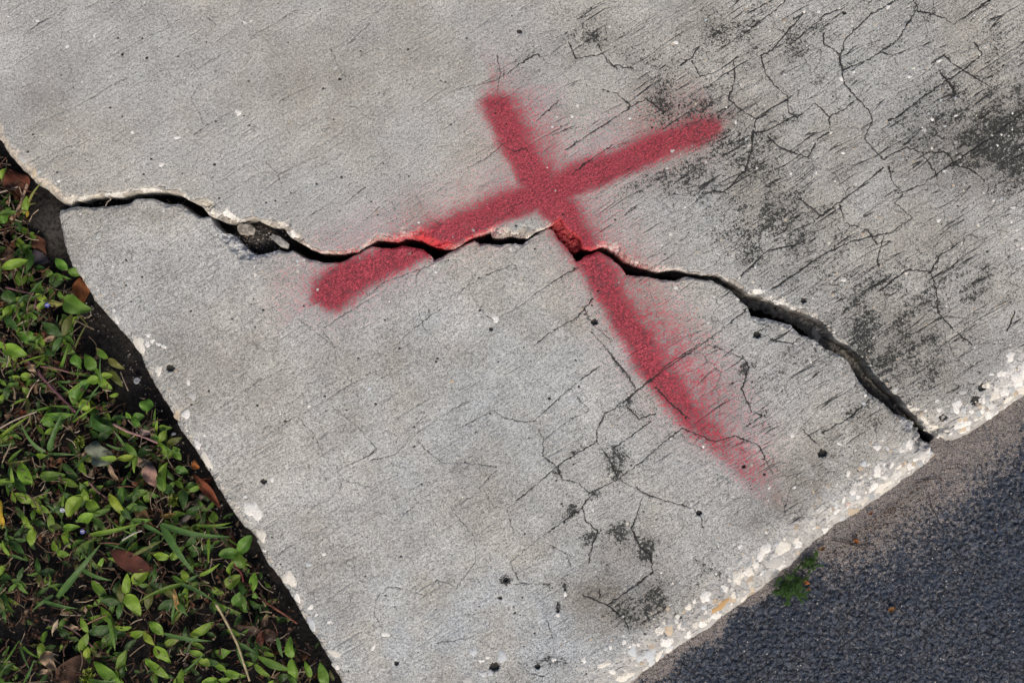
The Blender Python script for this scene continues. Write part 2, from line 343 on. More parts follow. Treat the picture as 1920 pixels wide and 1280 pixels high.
# hairline cracks: traced runs
T = []
def tr(ox, oy, k, s):
    for run in s.split(';'):
        v = [float(a) for a in run.split()]
        T.append([(ox+v[i]/k, oy+v[i+1]/k) for i in range(0, len(v)-1, 2)])
tr(900,640,2,"830 5 700 90 640 150 600 175 560 210 530 240 470 270 440 330 440 375 380 410 300 460 220 530 160 580 105 625 50 620 10 550;460 10 510 75 550 115 585 175;290 470 310 520 370 530 410 570 520 515 490 450 450 390 440 375;520 515 610 450 690 380 760 325 880 375 960 355 1050 390 1100 500;520 515 580 550 640 580 720 605 800 625 830 660 840 700;415 580 385 620 400 680 440 710;440 715 415 790 410 830;610 590 570 700 600 770 640 800 650 865 580 920 480 990 385 950;0 60 60 110;345 180 410 260 340 290 240 370 235 430 290 470;450 90 345 170 200 300 150 300 90 285 20 240;220 330 240 370;985 50 1010 100 985 180 1020 260 1060 280 1000 320;560 250 600 290 660 270;390 620 220 740 110 830 150 905 260 915;240 750 330 800 340 850;100 630 125 720;660 170 720 235 790 290;860 10 930 40 985 60;640 300 560 360 500 400;480 990 540 1040 560 1080")
tr(560,360,2.8235,"860 385 900 400 925 455 900 480 905 520 930 570 985 650 1040 680 1065 660 1160 610 1250 540 1400 440 1480 400;1080 330 1140 380 1010 430 880 500 800 590 700 650 655 575 615 460 640 410;700 650 560 760 500 840;130 720 290 610 440 480 700 385;1140 380 1160 420;690 720 760 830;20 690 120 730 200 830;1240 820 1330 740 1480 660 1560 560;1500 600 1560 700 1650 780")
tr(1080,400,2.2857,"750 395 650 480 560 545 470 610 380 670 290 735 220 800;60 500 150 600 255 745;840 325 930 265 1000 215 1070 170 1180 120 1350 80 1440 20;1320 100 1290 200 1300 230;1150 40 1250 70 1290 130;1300 330 1420 240 1520 250 1560 180 1620 140;1520 250 1550 350 1550 420 1620 500 1700 560;1880 420 1850 500;740 240 820 160 960 130;980 930 1035 985;1060 940 1170 880 1260 800;840 540 930 560 1000 500")
tr(0,0,2.743,"1530 45 1400 130 1330 165 1180 260 1050 330 985 385 900 440;850 80 905 200 980 290 1005 355 1030 440 980 500 1020 570 1040 625;1430 900 1540 840 1680 780 1800 700;1370 830 1430 900 1450 960;1590 1110 1700 1040 1770 1050 1880 960;280 80 200 120 120 180;650 400 570 440 480 500 400 540 230 620;870 140 760 190 600 270;1210 700 1280 670 1350 640;1440 520 1530 470 1610 440;1700 250 1740 340 1800 430;1050 70 1110 130;1000 690 1100 620 1220 560;300 780 400 730;1600 870 1760 790;1900 120 1800 220;600 20 500 90;310 120 320 190")
tr(1400,0,3.048,"950 0 985 40 970 60 1130 100 1180 140 1280 75 1390 0;970 60 860 230 700 340 550 400 530 340 560 230 700 90 850 0;440 190 440 245 530 310;550 400 550 460 610 540 700 630 720 690 670 790 780 915 810 890 920 840;610 575 570 620 470 665 480 750 410 790 350 900;470 665 390 590 290 670 240 640 235 550 150 480 110 420 80 320 140 290 340 60;810 950 830 1030 890 1100 1010 1050 1180 930 1300 850 1585 640;780 960 620 1090 400 1250;290 1120 420 1230;1350 310 1240 400 1140 460 1000 560 860 670 800 690;1350 310 1300 240;1060 360 1130 315 1200 380 1240 400 1400 500;1160 470 1200 540;1190 940 1150 870 1000 870 920 840;1000 870 1090 1000;0 80 200 -30;0 180 160 60 240 -20;250 250 460 80 560 40;280 660 130 740 30 760 30 860;120 780 200 850 350 900;890 1110 850 1160 950 1240;1360 1030 1270 960 1190 940;530 1170 560 1260;600 400 760 300 830 310 860 370;1100 400 1200 540;690 810 780 915")
tr(300,560,1.777,"420 40 500 100 580 160 590 230 640 280 720 240;160 390 330 270 420 230;640 280 500 370 450 390 330 470;450 390 510 450 540 520 600 610 600 640 500 700;560 350 650 420 720 500 700 520 590 570;700 540 780 520 830 470 890 420 1040 330;860 480 940 550 990 545 1120 560;1120 570 1040 660 970 700 910 640 810 720;970 700 1050 800 1050 880 990 960 920 940 880 990 820 970 760 960 720 1000 710 1050 740 1100;1000 430 1110 370 1150 400;600 600 700 630 800 580;380 860 470 800 560 760;560 790 570 840;1110 1170 1040 1130 920 1150;860 40 880 100 960 170;200 360 260 320")
tr(860,1080,4.8,"520 70 780 75 830 110;950 60 955 130;890 240 890 340;20 360 240 330;530 770 650 880 770 910;790 400 850 560;1270 130 1270 190")
tr(860,60,3.2,"220 640 330 720 400 690 420 720;680 850 800 760 920 680;200 1140 290 1090 320 1070;640 710 800 600 900 540 1030 450 1120 400 1230 480;660 60 700 160 860 130 950 220;840 80 900 190 1050 220;1030 440 950 370 860 340;0 340 230 290 400 170 470 130 540 190;230 350 250 250 230 130;1330 200 1400 150 1440 90;1400 170 1450 270 1560 230 1680 150;1650 180 1660 280 1620 400 1700 470 1780 520 1760 700 1720 820 1600 960 1520 950;1780 520 1850 500;560 620 700 560;1000 1100 1060 1050;460 540 600 410;0 840 160 760 350 600;380 1020 280 1060")
crack = np.zeros(X.shape, f32)
ix = lambda a: int(np.searchsorted(gx, a)); iy = lambda a: int(np.searchsorted(gy, a))
def win(x0, y0, x1, y1, pad):
    return slice(max(iy(min(y0, y1)-pad), 0), iy(max(y0, y1)+pad)+1), slice(max(ix(min(x0, x1)-pad), 0), ix(max(x0, x1)+pad)+1)
CX = X + fbm(X/11, Y/11, 41, 3, 0.65)*4.2; CY = Y + fbm(X/11, Y/11, 51, 3, 0.65)*4.2
wn = 0.45 + 1.15*np.clip(perlin(X/30, Y/30, 61)+0.4, 0, 1)
amp_l = 0.42 + 0.55*np.clip(lichen*1.5, 0, 1) + 0.35*perlin(X/55, Y/55, 66)
for run in T:
    for i in range(len(run)-1):
        x0, y0 = run[i]; x1, y1 = run[i+1]
        w_ = win(x0, y0, x1, y1, 14)
        cx, cy = CX[w_], CY[w_]; dx, dy = x1-x0, y1-y0; L = dx*dx+dy*dy+1e-6
        t = np.clip(((cx-x0)*dx+(cy-y0)*dy)/L, 0, 1)
        d = np.hypot(cx-(x0+t*dx), cy-(y0+t*dy))
        crack[w_] = np.maximum(crack[w_], np.clip(1.45 - d/(0.62*wn[w_]+0.50), 0, 1)*np.clip(amp_l[w_]+0.15, 0.5, 1)*(0.62+0.5*sm(800, 1200, X[w_])))
        lichen[w_] = np.maximum(lichen[w_], 0.62*np.exp(-(d/6.5)**2)*np.clip((wn[w_]-0.75)*2, 0, 1)*sm(850, 1150, X[w_]))
# finer network everywhere, mostly following the broom lines
f1, f2, _ = voronoi(U/95 + fbm(X/34, Y/34, 71, 4, .45)*0.20, Vb/55 + fbm(X/34, Y/34, 81, 4, .45)*0.20, 5)
e = (f2-f1)*55
mk = np.clip(perlin(X/85, Y/85, 91)*1.9 + 0.15, 0, 1)
crack = np.maximum(crack, np.clip(1.15 - e/2.3, 0, 1)*np.clip(mk+0.15+0.6*sm(1100, 1400, X),0,1)*(0.30 + 0.10*sm(1000, 1400, X)))
f1, f2, _ = voronoi(U/58 + fbm(X/24, Y/24, 73, 3, .4)*0.17, Vb/36 + fbm(X/24, Y/24, 83, 3, .4)*0.17, 6)
e = (f2-f1)*40
mk2 = np.clip(perlin(X/70, Y/70, 93)*2 + 0.25*sm(1050, 1250, X)*sm(850, 500, Y) - 0.05, 0, 1)*(0.4+sm(1000, 1400, X)*(1-0.4*sm(500, 640, Y - (X-1100)*0.3)))
crack = np.maximum(crack, np.clip(1.1 - e/2.3, 0, 1)*mk2*0.34)
bl_ = perlin(U/260, Vb/9 + fbm(X/120, Y/120, 96, 2)*1.5, 98)
brl = np.clip(1-np.abs(bl_)*13, 0, 1)*np.clip(perlin(U/80, Vb/18, 100)*2.0+0.35+0.3*sm(1150, 1400, X), 0, 1)
lichen += brl*0.45*sm(1050, 1300, X)*sm(900, 600, Y)*np.clip(lichen*3, 0, 1)
crack = np.maximum(crack, brl*(0.36 + 0.36*sm(1050, 1450, X + (600-Y)*0.4)*sm(950, 700, Y)))
# dark broken grooves along the broom direction
gr = perlin(U/170, Vb/4.2 + fbm(X/60, Y/60, 95, 2)*1.2, 97)
grm = np.clip((gr-0.42)*5, 0, 1)*np.clip(perlin(U/60, Vb/25, 99)*1.6+0.25, 0, 1)
crack = np.maximum(crack, grm*(0.22 + 0.45*sm(1000, 1400, X + (600-Y)*0.3)))

# sprayed cross
def stroke(pts, softL, softR, mistL, mistR):
    # pts: x, y, half width, density
    x0 = min(p[0] for p in pts); x1 = max(p[0] for p in pts); y0 = min(p[1] for p in pts); y1 = max(p[1] for p in pts)
    w_ = win(x0, y0, x1, y1, 190)
    wx = X[w_] + perlin(X[w_]/60, Y[w_]/60, 101)*6; wy = Y[w_] + perlin(X[w_]/60, Y[w_]/60, 102)*6
    d, par, side = dist_poly(wx, wy, pts)
    hw = np.interp(par, range(len(pts)), [p[2] for p in pts]); de = np.interp(par, range(len(pts)), [p[3] for p in pts])
    Ls = side < 0
    soft = np.where(Ls, softL, softR); mist = np.where(Ls, mistL, mistR)
    core = 1 - sm(-soft*1.15, soft*1.15, d-hw+2)
    ms = np.exp(-(np.clip(d-hw*0.6, 0, None)/62.0)**1.2)*mist
    out = np.zeros(X.shape, f32); out[w_] = np.clip(core*0.97 + ms, 0, 1)*de
    return out
SA = [(918,172,16,.30),(922,190,20,.85),(938,225,21,.92),(962,275,21,.9),(992,328,24,.95),(1030,382,27,1.),(1062,432,24,.92),(1108,500,18,.9),(1140,560,17,.92),(1170,610,17,.92),(1212,680,17,.93),(1262,752,18,.82),(1310,805,18,.66),(1362,848,17,.48),(1405,888,17,.38),(1440,930,22,.08)]
SB = [(622,548,31,.97),(660,522,30,.97),(720,494,27,.95),(790,462,24,.93),(870,428,24,.93),(950,392,24,.95),(1030,362,26,1.),(1130,322,23,.95),(1230,280,22,.92),(1310,252,19,.9),(1345,238,15,.75),(1362,230,8,.2)]
paint = np.maximum(stroke(SA, 32, 18, 0.62, 0.14), stroke(SB, 26, 16, 0.38, 0.14))
paint = np.clip(paint + blob(1330,720,90,50,.9,.20) + blob(1260,620,80,40,1.,.16) + blob(1020,250,60,30,.8,.12) + blob(1180,500,60,30,.3,.14), 0, 1)
paint *= 1 - np.clip(blob(988,424,42,13,-0.12,1.15), 0, 1)
paint *= 1 - 0.9*np.clip(blob(840,492,36,7,-0.45,1.0), 0, 1)
paint = paint*(0.93 + 0.15*perlin(X/18, Y/18, 105))
paint = np.clip(paint, 0, 1)

lichen *= 1 - 0.5*paint
for b in [(1115,925,15,9,0,1.3),(1046,884,9,8,0.8,1.1),(1158,882,11,20,0.1,1.4),(1150,845,30,9,.2,1.0),(1175,758,14,8,-.5,1.1),(1072,955,8,14,.5,1.1),(1108,1010,14,6,-.6,1.0),(1215,1030,14,16,0,.9),(1078,848,24,6,-.7,.9),(1165,1000,14,12,0,.9),(1060,1098,4,9,0,1.2),(1046,1132,4,10,0,1.2),(948,1088,7,6,0,1.6),(1405,686,16,9,.2,1.2),(1395,705,9,12,-.4,1.1),(1435,772,8,10,0,1.),(1110,72,30,12,.2,.8),(1235,190,30,14,.3,.7),(1900,270,60,30,BR,.6),(1835,300,40,16,BR,.6),(1480,222,22,10,-.2,.9),(1535,152,14,10,-.4,.8)]:
    lichen += blob(*b)*np.clip(0.6+fbm(X/14, Y/14, 181, 3)*2, 0, 1.2)
tone = 1.0 + 0.20*fbm(X/200, Y/200, 111, 4) + 0.12*fbm(X/45, Y/45, 112, 3) + 0.07*fbm(U/200, Vb/22, 115, 3)
tone -= blob(1130,1095,110,70,-.4,.26) + blob(1210,1140,90,60,-.5,.12) + blob(1490,910,110,60,BR,.24) + blob(60,200,90,60,BR,.14) + blob(250,395,90,22,.1,.14) + blob(130,480,30,90,-.2,.10)
tone -= blob(1650,640,120,90,.5,.12) + blob(1880,250,150,90,BR,.30) + blob(1340,200,120,60,0,.12) + blob(480,1000,30,20,-.5,.10) + blob(955,1270,80,30,0,.15)+blob(470,135,180,90,0,.05)
tone += blob(1080,170,120,50,-.4,.05) + blob(700,560,250,120,0,.02)

cool = np.clip(blob(1000,1170,300,140,0,1.)+blob(930,720,330,170,-.3,.55)+blob(1290,900,160,90,0,.3)+blob(1210,410,110,50,0,.3)+blob(700,1200,120,110,0,.4)+blob(500,330,260,70,.1,.2), 0, 1)*np.clip(0.55+fbm(X/90, Y/90, 171, 4)*1.6, 0, 1)
brown = np.clip(blob(1130,1095,110,60,-.4,.55)+blob(1210,1150,80,50,-.5,.35)+blob(1500,920,120,60,BR,.6)+blob(1600,800,110,50,BR,.25)+blob(1850,260,160,90,BR,.4)+blob(40,210,90,60,BR,.35)+blob(260,390,90,20,.1,.35)+blob(130,470,30,90,-.2,.3)+blob(1650,620,120,80,.4,.3)+blob(1320,220,110,60,0,.25)+blob(400,640,260,90,BR,.12), 0, 1)*np.clip(0.6+fbm(X/50, Y/50, 173, 4)*1.6, 0, 1.2)
brown = np.clip(brown, 0, 1)
# ------------------------------------------------------------------ relief of the two pieces
relief = fbm(X/6, Y/6, 121, 3)*0.16 + fbm(X/60, Y/60, 125, 3)*0.7                    # mm
relief += perlin(U/110, Vb/5.5 + fbm(X/90, Y/90, 129, 2)*2, 127)*0.20*(0.4+1.2*np.clip(perlin(X/130, Y/130, 130)+0.4, 0, 1)) + perlin(U/40, Vb/2.8, 128)*0.09
relief -= crack*0.9 + grm*0.5
PITS = [(1115,603,7),(1421,627,8),(1544,850,9),(1312,962,6),(317,690,8),(1507,563,6),(1277,1159,4),(492,903,6),(742,1245,5),(927,1251,10),(1008,1251,6),(1060,1107,3),(1046,1147,3),(1833,751,12),(1842,726,9),(1771,783,8),(948,1088,5),(938,1122,4),(974,59,5),(1583,24,4),(1396,875,4),(920,617,4),(1030,747,3),(229,102,3),(275,108,3),(402,308,3),(283,298,2.5),(637,148,3)]
for _ in range(420):
    PITS.append((rng.uniform(-40, 1960), rng.uniform(-40, 1330), rng.uniform(1.2, 2.6)))
for (a, b, r) in PITS:
    w_ = win(a, b, a, b, r*2.2)
    d = np.hypot(X[w_]-a, (Y[w_]-b)*1.15) + perlin(X[w_]/4, Y[w_]/4, 131)*r*0.35
    m = 1 - sm(r*0.6, r*1.15, d)
    relief[w_] -= m*min(r*0.55, 4.5); crack[w_] = np.maximum(crack[w_], m*(0.95 if r > 2.7 else 0.75))

def lerpx(tbl): return np.interp(X, [t[0] for t in tbl], [t[1] for t in tbl])
def slab(poly, lip, left, asp, bev, top, lipcol, upper):
    dl, _, _ = dist_poly(WX, WY, lip); de_, _, _ = dist_poly(WX, WY, left); da, _, _ = dist_poly(WX, WY, asp)
    ins = inside(WX, WY, poly)
    d = np.minimum(np.minimum(dl, de_), da); sd = np.where(ins, d, -d)
    lip_n = (dl <= de_) & (dl <= da)
    rough = fbm(X/9, Y/9, 141, 4, 0.65); chunk = voronoi(X/17 + rough*0.4, Y/17, 9)[2]
    big = np.maximum(0, 1)
    wb = bev * (0.9 + 1.15*fbm(X/22, Y/22, 143, 3)); wb = np.clip(wb, 1.8, None)
    dli = np.where(ins, dl, 0)
    tb = np.clip(1 - dli/wb, 0, 1)
    zl = -(tb**1.25)*wb*0.50*(1 + 0.6*(chunk-0.5) + 0.7*rough) + np.minimum(tb*3, 1)*rough*1.6
    dei = np.where(ins, de_, 0); R = (np.interp(Y, [480, 700], [13, 30]) if not upper else 30) + 14*fbm(X/35, Y/35, 145, 3)
    te = np.clip(1-dei/R, 0, 1); ze = -(1-np.sqrt(np.clip(1-te*te, 0, 1)))*17 + te*rough*2.4 - te*(chunk < 0.2)*1.5
    dai = np.where(ins, da, 0); RA = 98 + 40*fbm(X/60, Y/60, 147, 3)
    ta = np.clip(1-dai/RA, 0, 1); za = -(ta**2.1)*17 + np.clip(ta*2, 0, 1)*(rough*1.5 + (chunk-0.5)*1.2)
    ta2 = np.clip(1-dai/13, 0, 1); za -= (1-np.sqrt(np.clip(1-ta2*ta2, 0, 1)))*5
    zf = top + relief*(1-0.5*np.maximum(tb, ta)) + zl + ze + za
    out = np.clip(-sd, 0, None)
    ch2 = voronoi(WX/8.5, WY/8.5 + rough, 19); c2 = ch2[2]
    slope = np.where(lip_n, np.interp(X, [1090, 1150, 1380, 1425, 1550, 1600, 1776], [12.0, 5.0, 3.0, 1.5, 1.5, 1.9, 1.8]) if upper else 16.0, 11.0)*(0.7+0.7*c2)
    zf = zf - out*slope*(1 + 0.4*rough) + np.where(out > 0, rough*4.0 + (c2-0.5)*9.0 - (ch2[0]**2)*5, 0)*np.clip(out/2, 0, 1)
    # colours of the broken, worn and darkened zones
    agg = np.zeros(X.shape + (4,), f32)
    def put(colr, a):
        a = np.clip(a, 0, 1)[..., None]; agg[..., :3] = agg[..., :3]*(1-a) + np.array(colr, f32)*a
        agg[..., 3:] = np.maximum(agg[..., 3:], a)
    agg[..., :3] = 0.5
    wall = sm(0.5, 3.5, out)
    lm = sm(0.02, 0.5, tb)*np.where(lip_n | ins, 1, 0)
    for cc, wgt in lipcol(chunk, rough): put(cc, lm*wgt)
    edge = sm(0.10, 0.75, te)*0.55*sm(-0.25, 0.35, fbm(X/22, Y/22, 151, 3)+0.05); put((0.46, 0.44, 0.40), edge*0.7)
    put((0.62, 0.59, 0.53), sm(0.25, 0.6, te)*sm(-0.02, 0.12, fbm(X/24, Y/24, 153, 3))*0.9)
    put((0.60, 0.52, 0.42), sm(-40, 10, X)*sm(140, 110, X)*(Y < 392)*sm(0.05, 0.6, te)*0.9*(upper))
    am = sm(0.12, 0.55, ta); put((0.42, 0.41, 0.39), am*0.65)
    put((0.66, 0.65, 0.62), sm(0.1, 0.55, ta)*(chunk > 0.70)*0.65*sm(-0.5, 0.2, fbm(X/13, Y/13, 155, 2)))
    put((0.44, 0.42, 0.39), sm(0.80, 1.0, ta)*0.6)
    put((0.20, 0.185, 0.165), sm(0.55, 0.95, te)*sm(-0.3, 0.2, fbm(X/18, Y/18, 157, 3))*0.75)  # brownish dirt on the rounded left edge, its shaded side painted in too
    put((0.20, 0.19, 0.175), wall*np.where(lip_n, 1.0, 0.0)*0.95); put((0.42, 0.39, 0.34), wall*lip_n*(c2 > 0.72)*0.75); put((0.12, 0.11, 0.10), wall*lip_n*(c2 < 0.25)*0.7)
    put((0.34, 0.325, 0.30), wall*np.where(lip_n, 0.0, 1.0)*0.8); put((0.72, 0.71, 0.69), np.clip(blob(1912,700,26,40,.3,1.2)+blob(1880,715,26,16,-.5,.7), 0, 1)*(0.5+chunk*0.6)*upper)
    return zf, agg, sd, dl, de_, da, wall*lip_n
def lip_up(ch, ro):
    cream = np.where(X < 640, 1.0, np.where(X > 1690, .9, np.where((X > 900) & (X < 1040), .7, 0.45)))
    return [((0.62, 0.57, 0.48), cream*0.95), ((0.74, 0.71, 0.65), cream*(ch > 0.5)*1.0), ((0.33, 0.30, 0.26), (ch < 0.30)*0.75)]
def lip_lo(ch, ro):
    k = np.where((X > 400) & (X < 520), .9, np.where((X > 1405) & (X < 1500), .8, np.where(X > 1690, .9, 0.35)))
    return [((0.42, 0.43, 0.44), k), ((0.62, 0.63, 0.64), k*(ch > 0.62))]
bu = lerpx([(-500,8),(100,16),(132,12),(150,9),(260,10),(350,10),(380,18),(400,23),(440,20),(455,7),(495,6),(515,20),(560,20),(575,8),(640,7),(690,8),(705,14),(760,17),(800,22),(840,17),(865,7),(915,7),(930,18),(985,20),(1005,7),(1060,5),(1100,6),(1135,12),(1160,16),(1230,11),(1270,5),(1340,5),(1385,10),(1450,13),(1550,10),(1585,7),(1690,6),(1725,20),(1776,30),(2500,8)])
bl = lerpx([(-500,8),(100,9),(300,6),(400,5),(418,16),(440,24),(480,18),(505,10),(530,6),(700,4),(808,8),(820,5),(1000,4),(1085,5),(1160,5),(1405,5),(1415,11),(1485,10),(1500,4),(1580,6),(1670,8),(1700,22),(1774,30),(2500,8)])
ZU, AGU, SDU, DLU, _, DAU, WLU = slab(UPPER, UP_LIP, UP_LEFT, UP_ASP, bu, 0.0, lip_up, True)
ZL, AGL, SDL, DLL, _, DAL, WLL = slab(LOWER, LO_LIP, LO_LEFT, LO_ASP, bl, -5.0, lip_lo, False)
# painted ledge that broke out under the arm of the cross
LEDGE = [(1030,425),(1050,412),(1064,428),(1078,442),(1090,452),(1092,466),(1078,472),(1064,464),(1048,448)]
dd_, _, _ = dist_poly(WX, WY, LEDGE, True); il = inside(WX, WY, LEDGE)
zl_ = -19 + fbm(X/8, Y/8, 161, 3)*9 + (Y-415)*-0.12 - np.where(il, 0, dd_)*8
mm = zl_ > ZU
ZU = np.where(mm, zl_, ZU); WLU = np.where(mm, 0.35, WLU); AGU[mm] = (0.13, 0.08, 0.07, 0.42); paint_u = paint.copy(); paint_u[mm] = np.clip(paint_u[mm]*1.0+0.5, 0, 0.85)
paint_u = np.where(SDU < -1.5, np.where(mm, paint_u, paint_u*0.25), paint_u); paint_l = np.where(SDL < -1.5, paint*0.25, paint)

BOT = -95.0
def build_slab(name, Z, AG, P, WL):
    Zc = np.maximum(Z, BOT); k = (Z > BOT)
    fk = k[:-1, :-1] | k[1:, :-1] | k[:-1, 1:] | k[1:, 1:]
    ny, nx = Z.shape; idx = np.arange(ny*nx).reshape(ny, nx)
    f = np.stack([idx[1:, :-1][fk], idx[1:, 1:][fk], idx[:-1, 1:][fk], idx[:-1, :-1][fk]], 1)
    V = np.stack([(X-960)*S, (640-Y)*S, Zc*0.001], -1).reshape(-1, 3)
    stn = np.stack([cool, brown, WL, cool*0+1], -1).reshape(-1, 4)
    masks = np.stack([P, np.clip(lichen, 0, 2)*np.where(Z > -14, 1, 0.2), crack*np.where(Z > -14, 1, 0.2), tone], -1).reshape(-1, 4)
    AGf = AG.reshape(-1, 4)
    def sub(f, dz, nm, parent):
        used, inv = np.unique(f, return_inverse=True)
        vv = V[used].copy(); vv[:, 2] += dz
        return make_mesh(nm, vv, inv.reshape(f.shape), M_CON, parent, {'masks': masks[used], 'agg': AGf[used], 'stain': stn[used]})
    o = sub(f, 0, name, None)
    fl = (WL.reshape(-1)[f].max(1) > 0.25) | ((AGf[:, 3][f].max(1) > 0.5) & (Z.reshape(-1)[f].min(1) < -1.5))
    o.data.polygons.foreach_set('use_smooth', ~fl)
    # the painted part of the face, a skin 0.1 mm over the concrete
    pf = (P.reshape(-1)[f].max(1) > 0.30) & (Zc.reshape(-1)[f].min(1) > -24)
    sub(f[pf], 0.0001, 'paint_mark', o)
    return o
o_up = build_slab('concrete_slab', ZU, AGU, paint_u, WLU)
tag(o_up, 'larger grey broom finished concrete slab above the wide crack, with the centre of the red cross and black lichen', 'concrete slab', 'pieces of the cracked pavement')
o_lo = build_slab('concrete_slab', ZL, AGL, paint_l, WLL)
tag(o_lo, 'smaller broken off corner piece of grey concrete below the wide crack, between grass and asphalt', 'concrete slab', 'pieces of the cracked pavement')
for o_, t_ in ((o_up, 'centre and upper arms of a red spray painted cross'), (o_lo, 'two lower arm ends of a red spray painted cross')):
    for ch in o_.children: ch['label'] = t_

# ------------------------------------------------------------------ pebbles in the concrete
def surf(Z, px, py):
    px = np.asarray(px, float); py = np.asarray(py, float)
    i = np.clip(np.searchsorted(gx, px)-1, 0, len(gx)-2); j = np.clip(np.searchsorted(gy, py)-1, 0, len(gy)-2)
    u = (px-gx[i])/(gx[i+1]-gx[i]); v = (py-gy[j])/(gy[j+1]-gy[j])
    return Z[j, i]*(1-u)*(1-v)+Z[j, i+1]*u*(1-v)+Z[j+1, i]*(1-u)*v+Z[j+1, i+1]*u*v
WHITE = (0.74, 0.73, 0.70); CREAM = (0.69, 0.66, 0.59); BLUE = (0.50, 0.54, 0.57); TAN = (0.52, 0.42, 0.30); OCH = (0.42, 0.24, 0.07); PINK = (0.6, 0.42, 0.36); OLIVE = (0.12, 0.11, 0.085); GREY = (0.42, 0.42, 0.41)
def pebble_geo(Z, cx, cy, rx, ry, rot, h, seed):
    r = np.random.default_rng(seed); na = 14 if rx+ry < 12 else 22; rings = (0.45, 0.8, 1.0)
    ph = r.random(4)*6.28; am = r.uniform(0.06, 0.20, 4)
    th = np.arange(na)/na*2*np.pi
    rr = 1 + am[0]*np.sin(2*th+ph[0]) + am[1]*np.sin(3*th+ph[1]) + am[2]*0.7*np.sin(5*th+ph[2]) + r.uniform(-.09, .09, na)
    c, s = math.cos(rot), math.sin(rot)
    P = [(cx, cy)]; q = [0.0]
    for ro in rings:
        for k in range(na):
            a = rx*rr[k]*ro*math.cos(th[k]); b = ry*rr[k]*ro*math.sin(th[k])
            P.append((cx+a*c-b*s, cy+a*s+b*c)); q.append(ro)
    P = np.array(P); q = np.array(q)
    tilt = r.uniform(-.35, .35, 2)
    z = surf(Z, P[:, 0], P[:, 1]); zc = np.median(z); z = np.clip(0.75*z + 0.25*zc, zc-6, None)
    z = z + h*(1-q**3) - 0.35*(q > 0.99) + (tilt[0]*(P[:, 0]-cx)/rx + tilt[1]*(P[:, 1]-cy)/ry)*h*0.5*(q < .99) + r.uniform(-.12, .12, len(q))*h
    V = np.stack([(P[:, 0]-960)*S, (640-P[:, 1])*S, z*0.001], 1)
    F = [(0, 1+(k+1) % na, 1+k) for k in range(na)]
    for g_ in range(2):
        a0 = 1+g_*na; b0 = a0+na
        for k in range(na): F.append((a0+k, a0+(k+1) % na, b0+(k+1) % na, b0+k))
    return V, F
